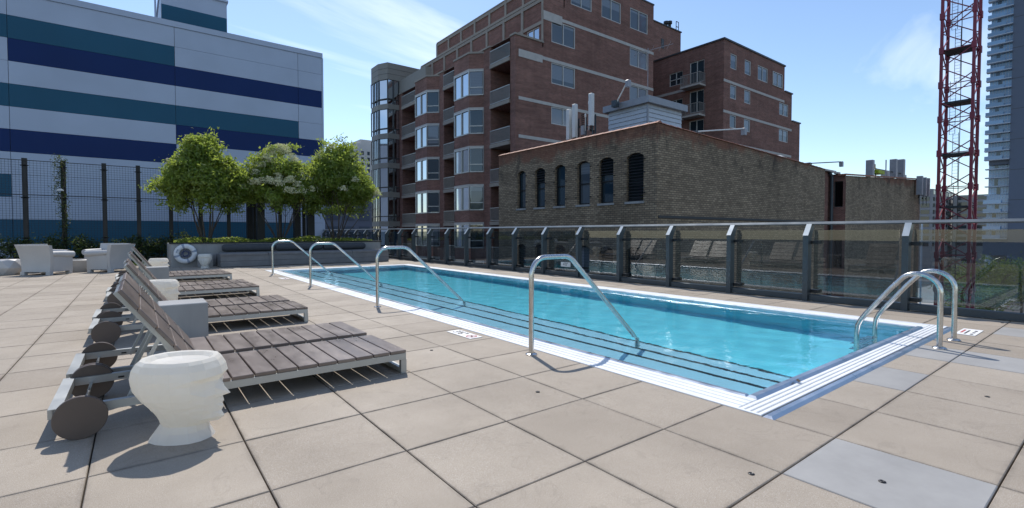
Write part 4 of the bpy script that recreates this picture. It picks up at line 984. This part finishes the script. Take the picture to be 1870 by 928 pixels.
part('south_parapet', MB().add([(X2 + .002, Y2, zl - .6), (XR, Y2, zr - .45), (XR, Y2, zr), (X2 + .002, Y2, zl), (X2 + .302, Y2 + .3, zl - .6), (XR, Y2 + .3, zr - .45), (XR, Y2 + .3, zr), (X2 + .302, Y2 + .3, zl)], [(0, 1, 2, 3), (4, 7, 6, 5), (3, 2, 6, 7), (1, 5, 6, 2)]), 'tan_brick', tb)
part('east_wall', MB().quad((XR, Y2, STREET_Z), (XR, Y2 + 12, STREET_Z), (XR, Y2 + 12, zr), (XR, Y2, zr)), 'tan_brick', tb)
part('ledge', MB().box(X2 + .1, XR, Y2 - .05, Y2 - .001, 1.86, 1.98), 'roof_dark', tb)
part('roof', MB().box(X2 + .31, XR, Y2 + .31, 25.4, 4.6, 5.0), 'roof_dark', tb)
n = 22
for k in range(n): a = Y2 - .05 + (25.45 - Y2) * k / n; part('coping_tile', MB().extrude([(X2 - .07, 6.10), (X2 + .37, 6.10), (X2 + .37, 6.14), (X2 + .15, 6.235), (X2 - .07, 6.15)], 1, a + .015, a + (25.45 - Y2) / n) if False else MB().add([(X2 - .07, a + .012, 6.103), (X2 + .37, a + .012, 6.103), (X2 + .15, a + .012, 6.225), (X2 - .07, a + (25.45 - Y2) / n, 6.103), (X2 + .37, a + (25.45 - Y2) / n, 6.103), (X2 + .15, a + (25.45 - Y2) / n, 6.205)], [(0, 1, 2), (3, 5, 4), (0, 2, 5, 3), (1, 4, 5, 2), (0, 3, 4, 1)]), 'clay_coping', tb)
n = 34
for k in range(n):
    a, b = X2 + .1 + (XR - X2 - .1) * k / n, X2 + .1 + (XR - X2 - .1) * (k + 1) / n - .015; za, zb = zl + (zr - zl) * k / n + .003, zl + (zr - zl) * (k + 1) / n + .003
    part('coping_tile', MB().add([(a, Y2 - .07, za), (a, Y2 + .37, za), (a, Y2 + .15, za + .12), (b, Y2 - .07, zb), (b, Y2 + .37, zb), (b, Y2 + .15, zb + .10)], [(0, 1, 2), (3, 5, 4), (0, 2, 5, 3), (1, 4, 5, 2), (0, 3, 4, 1)]), 'clay_coping', tb)
for k, (a, b) in enumerate(WN):
    for r_, (z0, z1) in enumerate(rows):
        part('sill', MB().box(X2 - .07, X2 + .2, a - .06, b + .06, z0 - .11, z0 - .004), 'concrete', tb)
        louv = (1.0 if k == 5 else .38 if k in (1, 4) else 0) if r_ == 0 else (.0 if k % 2 else .5)
        fr = part('window', frame_bars(MB(), 0, X2 + .20, a, b, z0, z1, .07, .04, (), (.48,)), 'black_steel', tb)
        part('pane', MB().box(X2 + .215, X2 + .225, a + .03, b - .03, z0 + .03, z1 - .02), ('pane_blind' if k == 3 else 'pane_dark'), fr)
        if louv:
            zl_ = z1 - (z1 - z0) * louv; nn = max(4, int((z1 - zl_) / .14))
            for q in range(nn):
                zz = zl_ + (z1 - zl_) * q / nn; part('louvre_blade', MB().add([(X2 + .07, a + .05, zz + .02), (X2 + .07, b - .05, zz + .02), (X2 + .16, b - .05, zz + .11), (X2 + .16, a + .05, zz + .11), (X2 + .07, a + .05, zz + .035), (X2 + .07, b - .05, zz + .035), (X2 + .16, b - .05, zz + .125), (X2 + .16, a + .05, zz + .125)], [(0, 1, 2, 3), (4, 7, 6, 5), (0, 4, 5, 1), (2, 6, 7, 3)]), 'black_steel', fr)
        for zz in (z0 + .35, z0 + 1.3, z1 - .35):
            for yy in (a - .10, b + .02): part('hinge_pin', MB().box(X2 - .05, X2 - .001, yy, yy + .08, zz, zz + .05), 'black_steel', tb) if r_ == 0 else None
# roof shed with lap siding
sdn = thing('roof_shed', 'pale metal-sided rooftop shed with a flat grey roof on the tan building', 'shed', (0, 0, 0))
xs0, xs1, ys0, ys1 = 21.5, 24.6, 16.17, 18.88
box_part('body', 'shed_roof', sdn, xs0 + .04, xs1 - .04, ys0 + .04, ys1 - .04, 5.0, 8.0)
for k in range(13):
    z0 = 5.0 + k * .235
    part('siding_board', MB().add([(xs0, ys0, z0), (xs0, ys1, z0), (xs0 + .035, ys1, z0 + .228), (xs0 + .035, ys0, z0 + .228)], [(0, 1, 2, 3)]), 'shed_metal', sdn)
    part('siding_board', MB().add([(xs0 + .002, ys0, z0), (xs1, ys0, z0), (xs1, ys0 + .035, z0 + .228), (xs0 + .002, ys0 + .035, z0 + .228)], [(0, 1, 2, 3)]), 'shed_metal', sdn)
box_part('roof', 'shed_roof', sdn, xs0 - .22, xs1 + .25, ys0 - .22, ys1 + .22, 8.03, 8.38); part('corner_post', MB().box(xs0 - .05, xs0 + .03, ys0 - .05, ys0 + .03, 5.0, 8.02), 'shed_roof', sdn)
# roof antennas
def antenna_panel(loc, hgt, label, mat='antenna_white', w=.22):
    t = thing('antenna', label, 'antenna', loc, 0, 'panel antennas on the tan building')
    part('panel', MB().bevbox(-w / 2, w / 2, -w / 2, w / 2, 0, hgt, .02), mat, t); part('mast', MB().tube([(.16, .05, -.9), (.16, .05, hgt - .1)], .035, 8), 'steel_dark', t)
    for z in (.15, hgt - .3): part('bracket', MB().bar((.0, 0, z), (.2, .05, z), .05), 'steel_dark', t)
    m = MB()
    for k in range(4): m.tube([(.05 * k - .08, 0, .0), (.05 * k - .05, .06, -.2), (.05 * k, .1, -.28), (.2 + .05 * k, .12, -.12), (.3, .1, -.3 - .06 * k)], .014, 5)
    part('cable', m, 'cable_black', t)
antenna_panel((19.5, 20.03, 6.45), 1.7, 'leftmost white panel antenna on the roof edge of the tan building'); antenna_panel((19.5, 19.56, 6.5), 1.85, 'middle white panel antenna on the roof edge of the tan building'); antenna_panel((19.5, 18.32, 6.95), 1.72, 'tallest white panel antenna, nearest the rooftop shed')
t = thing('antenna_rack', 'dark rack with cable ladders and small aerials between the white roof antennas', 'antenna rack', (19.8, 19.0, 5.0))
m = MB()
for y in (-.7, .0, .55): m.bar((0, y, 0), (0, y, 2.6), .06)
m.bar((0, -.7, 2.1), (0, .9, 2.1), .05).bar((0, -.7, 1.7), (0, .9, 2.3), .04)
part('frame', m, 'steel_dark', t); m = MB()
for y in (.8, .25):
    for k in range(14): m.box(-.05, .05, y - .10, y + .10, 1.3 + k * .11, 1.33 + k * .11)
part('cable_ladder', m, 'cable_black', t)
for y, z in ((-.05, 2.55), (-.32, 3.2)): part('aerial', MB().tube([(-.1, y, 1.8), (-.1, y, z), ], .02, 6).lathe((-.1, y), [(.05, z), (.05, z + .14), (.02, z + .2)], 8), 'antenna_white', t)
part('equipment_box', MB().box(-.2, .0, .0, .2, 1.6, 2.1), 'antenna_grey', t)
t = thing('tv_aerial', 'thin rooftop television aerial with cross arms above the shed', 'aerial', (21.4, 16.1, 8.3)); part('mast', MB().tube([(0, 0, 0), (0, 0, 2.55)], .016, 8), 'antenna_grey', t)
part('boom', MB().tube([(-.5, .5, 2.25), (.9, -.9, 2.72)], .012, 6), 'antenna_grey', t)
for k in range(5): part('element', MB().tube([(-.45 + .3 * k - .4, .45 - .3 * k - .4, 2.27 + .1 * k), (-.45 + .3 * k + .4, .45 - .3 * k + .4, 2.27 + .1 * k)], .007, 5), 'antenna_grey', t)
def flood_arm(p, q, label):
    t = thing('floodlight', label, 'floodlight', p, 0, 'floodlights on arms on the tan building'); d = Vector(q) - Vector(p)
    part('arm', MB().tube([(0, 0, 0), tuple(d)], .035, 8), 'antenna_white' if q[0] < 30 else 'steel_dark', t); part('lamp_head', MB().bevbox(d.x - .1, d.x + .14, d.y - .1, d.y + .1, d.z - .34, d.z + .03, .03), 'antenna_grey', t); part('base', MB().box(-.15, .15, 0, .3, -.3, .05), 'steel_dark', t)
flood_arm((21.9, 13.5, 6.15), (25.2, 12.9, 6.62), 'floodlight on a white arm above the middle of the tan wall'); flood_arm((35.2, 13.5, 5.75), (38.9, 13.0, 6.12), 'floodlight on a dark arm at the right end of the tan wall')
flood_arm((21.0, 17.8, 8.4), (20.9, 17.0, 9.3), 'small floodlight on a short arm above the rooftop shed')
for k, x in enumerate((24.6, 33.8)):
    t = thing('roof_fan', ('small round roof vent behind the middle of the tan parapet', 'white box air unit behind the right part of the tan parapet')[k], 'roof vent', (x, 15.0, 4.9)); part('housing', MB().lathe((0, 0), [(.3, 0), (.3, 1.0 + .1 * k), (.42, 1.05 + .1 * k), (.42, 1.3), (.2, 1.4)], 16), 'antenna_white', t, True)
# recess with dark windows, then the second tan block
t2 = thing('tan_annex', 'second lower tan brick block with a dark recessed corner, right of the old building', 'building', (0, 0, 0))
w = MB(); RW = [(38.2, 39.7, 3.08, 4.98), (38.2, 39.7, -1.4, .7)]; RW2 = [(13.55, 14.15, 3.08, 4.98), (13.55, 14.15, -1.4, .7)]
holes_wall(w, 1, 14.4, XR + .002, 41.0, STREET_Z, 5.65, RW, .25); part('recess_wall', w, 'red_brick', t2)
for q in RW: window(t2, 1, 14.4, *q, pane='pane_black', frame='dark_frame', w=.07, inset=.2, mull=())
w = MB(); holes_wall(w, 0, 41.0, Y2 + .001, 14.4, STREET_Z, 5.5, RW2, .25); part('west_wall', w, 'red_brick', t2)
for q in RW2: window(t2, 0, 41.0, *q, pane='pane_black', frame='dark_frame', w=.05, inset=.15, mull=())
box_part('recess_eave', 'stone_band', t2, XR + .01, 41.3, 14.1, 14.9, 5.66, 5.78); box_part('recess_eave', 'stone_band', t2, 40.75, 41.2, Y2 + .42, 14.09, 5.52, 5.64)
part('drain_pipe', MB().tube([(40.75, 14.2, STREET_Z), (40.75, 14.2, 5.3), (40.6, 14.3, 5.65)], .12, 10), 'steel_dark', t2)
part('south_wall', MB().add([(41.0, Y2, STREET_Z), (60.2, Y2, STREET_Z), (60.2, Y2, 6.30), (41.0, Y2, 5.35)], [(0, 1, 2, 3)]), 'tan_brick', t2)
part('coping', MB().add([(40.7, Y2 - .1, 5.35), (60.3, Y2 - .1, 6.3), (60.3, Y2 + .4, 6.3), (40.7, Y2 + .4, 5.35), (40.7, Y2 - .1, 5.47), (60.3, Y2 - .1, 6.42), (60.3, Y2 + .4, 6.42), (40.7, Y2 + .4, 5.47)], [(0, 1, 5, 4), (4, 5, 6, 7), (1, 2, 6, 5), (0, 4, 7, 3)]), 'clay_coping', t2)
part('roof', MB().box(41.2, 60.1, Y2 + .4, 30, 4.6, 5.2), 'roof_dark', t2); part('east_wall', MB().quad((60.2, Y2, STREET_Z), (60.2, 30, STREET_Z), (60.2, 30, 6.3), (60.2, Y2, 6.3)), 'tan_brick', t2)
for k, (x, z0, z1, l) in enumerate(((49.9, 5.6, 7.4, 'grey panel antenna with a yellow box at the left of the annex roof'), (56.25, 5.9, 8.05, 'left of the two tall grey antennas on the annex roof'), (58.6, 5.9, 8.25, 'right of the two tall grey antennas on the annex roof'))): antenna_panel((x, 14.5, z0 + .4), z1 - z0 - .4, l, 'antenna_grey', .5)
for k, (x, z1) in enumerate(((58.3, 6.5), (59.6, 6.45), (60.7, 6.45))): antenna_panel((x, 13.0, z1 - 1.75), 1.75, ('left', 'middle', 'right')[k] + ' one of three panel antennas clustered on the annex wall corner', 'antenna_grey', .42)
t = thing('roof_equipment', 'rack of boxes, pipes and painted equipment on the annex roof', 'roof equipment', (0, 14.5, 5.6)); m = MB().bar((50.5, 0, 1.15), (58.5, 0, 1.3), .09)
for x in (51.3, 54.0, 57.3): m.bar((x, 0, -.3), (x, 0, 1.25), .08)
part('frame', m, 'steel_dark', t); part('yellow_box', MB().bevbox(50.0, 50.6, -.2, .2, 1.05, 1.5, .02), 'yellow_paint', t); part('green_box', MB().bevbox(51.0, 52.6, -.3, .3, .75, 1.05, .02), 'lime_paint', t)
for x in (54.1, 59.2): part('equipment_box', MB().bevbox(x - .35, x + .35, -.2, .3, .55, 1.2, .03), 'antenna_grey', t)
part('duct', MB().bevbox(52.2, 53.6, 0, 1.0, -.2, .6, .1), 'antenna_white', t); part('whip', MB().tube([(54.05, 0, 1.1), (54.05, 0, 2.2)], .05, 6), 'antenna_grey', t)

# ---- tower crane mast
cr = thing('tower_crane', 'red lattice mast of a tower crane rising past the picture', 'crane', (60, 9.75, 0)); W = 2.25; S = 3.18
legm = MB().box(-.11, .11, -.11, .11, STREET_Z, 34).mesh('leg'); legm.materials.append(MATS['crane_red'])
for x in (0, W):
    for y in (0, W): part('leg', legm, None, cr, loc=(x, y, 0))
br = []
for f in range(4):
    c = [(0, 0), (0, W), (W, W), (W, 0)]; a, b = c[f], c[(f + 1) % 4]; m = MB()
    m.bar((a[0], a[1], 0), (b[0], b[1], S / 2), .085).bar((b[0], b[1], S / 2), (a[0], a[1], S), .085).bar((a[0], a[1], S), (b[0], b[1], S), .07)
    me = m.mesh('brace'); me.materials.append(MATS['crane_red']); br.append(me)
cme = MB().box(-.17, .17, -.17, .17, -.3, .3).mesh('collar'); cme.materials.append(MATS['crane_red'])
for k in range(17):
    z = STREET_Z + k * S
    for me in br: part('brace', me, None, cr, loc=(0, 0, z))
    for x in (0, W):
        for y in (0, W): part('collar', cme, None, cr, loc=(x, y, z))
for z in (18.1, 13.2, 8.4, 3.5, -1.4, -6.3): part('platform', MB().box(.1, W - .1, .1, W * .98, z, z + .1).box(.15, .3, .2, W, z + .1, z + .18), 'crane_deck', cr)
for s in range(8):
    m = MB(); z0 = -14 + s * 4.9; y = W * (.72 if s % 2 else .6)
    for yy in (y - .2, y + .2): m.bar((W * .6, yy, z0), (W * .6, yy, z0 + 5), .035)
    for q in range(17): m.bar((W * .6, y - .2, z0 + q * .3), (W * .6, y + .2, z0 + q * .3), .022)
    part('ladder', m, 'crane_deck', cr)
part('cable', MB().tube([(W * .5, W * .5, 34), (W * .52, W * .46, 12), (W * .5, W * .5, STREET_Z)], .03, 6), 'cable_black', cr)

# ---- glass tower at the right edge
gt = thing('glass_tower', 'tall blue-grey residential tower with glazed balconies at the right edge', 'building', (0, 0, 0)); TX = 230.0
box_part('dark_wall', 'tower_dark', gt, TX + .3, TX + 30, -4, 28.05, -20, 120); box_part('core', 'tower_dark', gt, TX + 1.6, TX + 30, 28.05, 33.2, 24.2, 120); box_part('core', 'tower_dark', gt, TX + 3.2, TX + 30, 28.05, 33.2, -1.0, 24.2)
pan = MB().box(TX + .9, TX + 1.0, 28.1, 33.3, .35, 2.9).mesh('glazing'); pan.materials.append(MATS['tower_pane'])
slm = MB().box(TX - .6, TX + 1.6, 28.06, 34.1, -.12, .2).mesh('slab'); slm.materials.append(MATS['tower_slab'])
bal = MB().box(TX - .55, TX - .50, 29.7, 34.05, .2, 1.25).mesh('balustrade'); bal.materials.append(MATS['tower_pane'])
mul = MB()
for k in range(8): y = 28.1 + k * .74; mul.box(TX + .82, TX + .9, y - .05, y + .05, .2, 2.9)
mul.box(TX + .82, TX + .9, 28.1, 33.3, 1.2, 1.3); mum = mul.mesh('mullions'); mum.materials.append(MATS['tower_slab'])
drk = MB().box(TX + .80, TX + .88, 31.0, 31.9, .4, 2.6).mesh('open_door'); drk.materials.append(MATS['pane_dark'])
for k in range(41):
    z = -.9 + 2.96 * k
    if z > 118: break
    rec = 13.4 < z < 23.5; dx = 2.2 if rec else 0
    part('glazing', pan, None, gt, loc=(dx, 0, z)); part('mullions', mum, None, gt, loc=(dx, 0, z)); part('slab', slm, None, gt, loc=(dx, 0, z)); 
    if not rec: part('balustrade', bal, None, gt, loc=(0, 0, z))
    if k % 3 != 1: part('open_door', drk, None, gt, loc=(dx, -.6 * (k % 2), z))
box_part('podium', 'tower_dark', gt, TX + .4, TX + 30, 28.06, 34.0, -6.5, -1.05)
for k in range(12): box_part('panel_joint', 'dark_frame', gt, TX + .28, TX + .3, -4, 28.05, -8 + k * 10.0, -7.85 + k * 10.0)
part('column', MB().lathe((TX + 1.6, 32.6), [(.9, -20), (.9, -6.5)], 20), 'tower_slab', gt, True); box_part('lobby', 'far_concrete', gt, TX + 8, TX + 9, 28.1, 36, -20, -6.5)
# ---- more city behind
def city_block(name, label, x0, x1, y0, y1, z1, mat, nx, nz, pane, win=(.6, .62), crown=0):
    b = thing(name, label, 'building', (0, 0, 0)); part('wall', MB().box(x0, x1, y0, y1, STREET_Z, z1), mat, b)
    zb = max(STREET_Z, -6.0); m = MB(); n2 = max(2, int(nx * (y1 - y0) / (x1 - x0)))
    dx, dz, dy = (x1 - x0) / nx, (z1 - zb) / nz, (y1 - y0) / n2
    wm_ = MB().box(-dx * win[0] / 2, dx * win[0] / 2, -.12, .02, -dz * win[1] / 2, dz * win[1] / 2).mesh('window'); wm_.materials.append(MATS[pane])
    wy_ = MB().box(-.12, .02, -dy * win[0] / 2, dy * win[0] / 2, -dz * win[1] / 2, dz * win[1] / 2).mesh('window'); wy_.materials.append(MATS[pane])
    for j in range(nz):
        for i in range(nx): part('window', wm_, None, b, loc=(x0 + dx * (i + .5), y0, zb + dz * (j + .5)))
        for i in range(n2): part('window', wy_, None, b, loc=(x0, y0 + dy * (i + .5), zb + dz * (j + .5)))
    if crown:
        part('crown', MB().box(x0 + crown, x1 - crown, y0 + crown, y1 - crown, z1, z1 + crown * 1.3), mat, b); part('crown_top', MB().box(x0 + crown * 2, x1 - crown * 2, y0 + crown * 2, y1 - crown * 2, z1 + crown * 1.3, z1 + crown * 2.2), mat, b)
        m = MB()
        for (xx, yy) in ((x0, y0), (x1, y0), (x0, y1), (x1, y1)): m.cbox((xx, yy, z1 + 1), (3, 3, 6))
        part('corner_turret', m, mat, b)
    return b
city_block('stone_tower', 'pale stone tower with a stepped crown far beyond the trees', 118, 152, 330, 362, 58, 'far_stone', 8, 16, 'pane_dark', (.42, .6), 4)
city_block('glass_office', 'blue glass office block low behind the right-hand tree', 66, 96, 168, 190, 17, 'far_concrete', 9, 8, 'office_pane', (.86, .8))
city_block('low_block', 'low grey-blue block glimpsed between the striped building and the right-hand tree', 22, 50, 95, 112, 9, 'tower_dark', 9, 5, 'office_pane', (.7, .6))
city_block('mid_rise', 'mid-rise apartment block with gridded windows behind the crane', 300, 345, 62, 84, 22, 'far_concrete', 9, 9, 'pane_dark', (.6, .6))
city_block('brown_mid_rise', 'brownish mid-rise block partly hidden by the crane mast', 330, 360, 46, 60, 20, 'stone_band', 6, 9, 'pane_dark', (.5, .55))
city_block('distant_block', 'low distant block between the crane and the glass tower', 420, 470, 60, 84, 12, 'far_stone', 8, 8, 'pane_dark')
# ---- street below: trees, vehicles, lamp posts
struct('pavement', MB().box(95, 222, 2, 8, STREET_Z + .004, STREET_Z + .14).box(95, 222, 24, 30, STREET_Z + .004, STREET_Z + .14).box(60, 400, 36, 52, STREET_Z + .004, STREET_Z + .14), 'pavement', 'pale concrete pavements along the street below')
def street_tree(loc, r, hgt, seed, label):
    h = random.Random(seed); t = thing('street_tree', label, 'tree', loc, 0, 'street trees below the deck'); tr = MB().tube([(0, 0, 0), (.1, 0, hgt * .3), (0, .1, hgt * .6)], .2, 8, True, [.25, .2, .12])
    for k in range(6): a = k * 1.05; tr.tube([(0, 0, hgt * .35), (math.cos(a) * r * .5, math.sin(a) * r * .5, hgt * .6), (math.cos(a) * r * .8, math.sin(a) * r * .8, hgt * .8)], .08, 5)
    part('trunk', tr, 'bark', t); m = MB()
    for _ in range(110):
        d = Vector((h.gauss(0, 1), h.gauss(0, 1), h.gauss(.1, 1))).normalized() * h.uniform(.5, 1); clump_leaves(m, Vector((d.x * r, d.y * r, hgt * .64 + d.z * hgt * .36)), r * .36, 40, .30, h)
    part('crown', m, 'street_leaf', t, kind='stuff')
for k, (x, y, r_, hg, l) in enumerate(((150, 22.0, 6.2, 15.5, 'largest street tree, directly right of the crane mast'), (166, 17.5, 6.4, 15, 'street tree in front of the glass tower podium'), (128, 20.0, 4.6, 11.5, 'street tree behind the crane mast'), (112, 9.0, 3.2, 5.5, 'low round street tree at the bottom right corner'), (104, 13.6, 2.8, 5.0, 'low street tree just right of the crane foot'), (182, 32.0, 4.2, 9, 'street tree left of the podium column'), (330, 88, 6, 12, 'distant street tree below the mid-rise'))): street_tree((x, y, STREET_Z), r_, hg, 300 + k, l)
def car(loc, rz, mat, label, taxi=False):
    t = thing('parked_car', label, 'car', loc, rz, 'cars on the street below')
    prof_ = [(-2.2, .3), (2.2, .3), (2.25, .75), (1.3, .92), (.7, 1.42), (-1.0, 1.45), (-1.9, .98), (-2.25, .85)]
    part('body', MB().extrude([(p, q) for p, q in prof_], 1, -.88, .88), mat, t); part('glasshouse', MB().extrude([(1.15, .95), (.66, 1.36), (-.96, 1.39), (-1.6, 1.0)], 1, -.885, .885), 'pane_dark', t)
    for x in (-1.4, 1.4):
        for y in (-.8, .8): part('wheel', MB().tube([(x, y - .12, .32), (x, y + .12, .32)], .32, 14), 'rubber', t)
for k, (x, y, rz, mt, l) in enumerate(((126, 13.0, .1, 'taxi_yellow', 'yellow-orange car at the left of the row below the glass tower'), (130, 11.6, .1, 'taxi_yellow', 'yellow-orange car at the right of the row below the glass tower'), (124, 10.2, .1, 'car_white', 'white car in front of the yellow cars'), (134, 9.4, .1, 'car_red', 'dull red car at the far right on the street'), (120, 14.6, .1, 'car_white', 'white car beside the green truck'), (139, 13.4, .1, 'car_dark', 'dark car behind the yellow cars'), (105, 17.2, .1, 'car_dark', 'dark car at the foot of the crane'))): car((x, y, STREET_Z), rz + math.pi / 2 * 0, mt, l)
t = thing('parked_truck', 'dark green box truck on the street behind the crane foot', 'truck', (118, 16.6, STREET_Z), 1.5); part('box', MB().bevbox(-3.2, 1.6, -1.2, 1.2, .9, 3.4, .05), 'truck_green', t); part('cab', MB().extrude([(1.7, .6), (3.6, .6), (3.6, 1.6), (3.1, 2.6), (1.7, 2.6)], 1, -1.1, 1.1), 'truck_green', t)
for x in (-2.2, 2.6):
    for y in (-1.1, 1.1): part('wheel', MB().tube([(x, y - .15, .5), (x, y + .15, .5)], .5, 14), 'rubber', t)
for k, (x, y) in enumerate(((100, 11.4), (116, 25.4))):
    t = thing('street_lamp', ('dark street lamp post near the yellow cars', 'pale lamp post left of the crane mast')[k], 'street lamp', (x, y, STREET_Z)); part('pole', MB().tube([(0, 0, 0), (0, 0, 9 + 14 * k)], .14, 8), 'steel_dark' if k == 0 else 'tower_slab', t); part('arm', MB().tube([(0, 0, 9 + 14 * k), (.6, -1.2, 9.4 + 14 * k)], .07, 6), 'steel_dark', t)
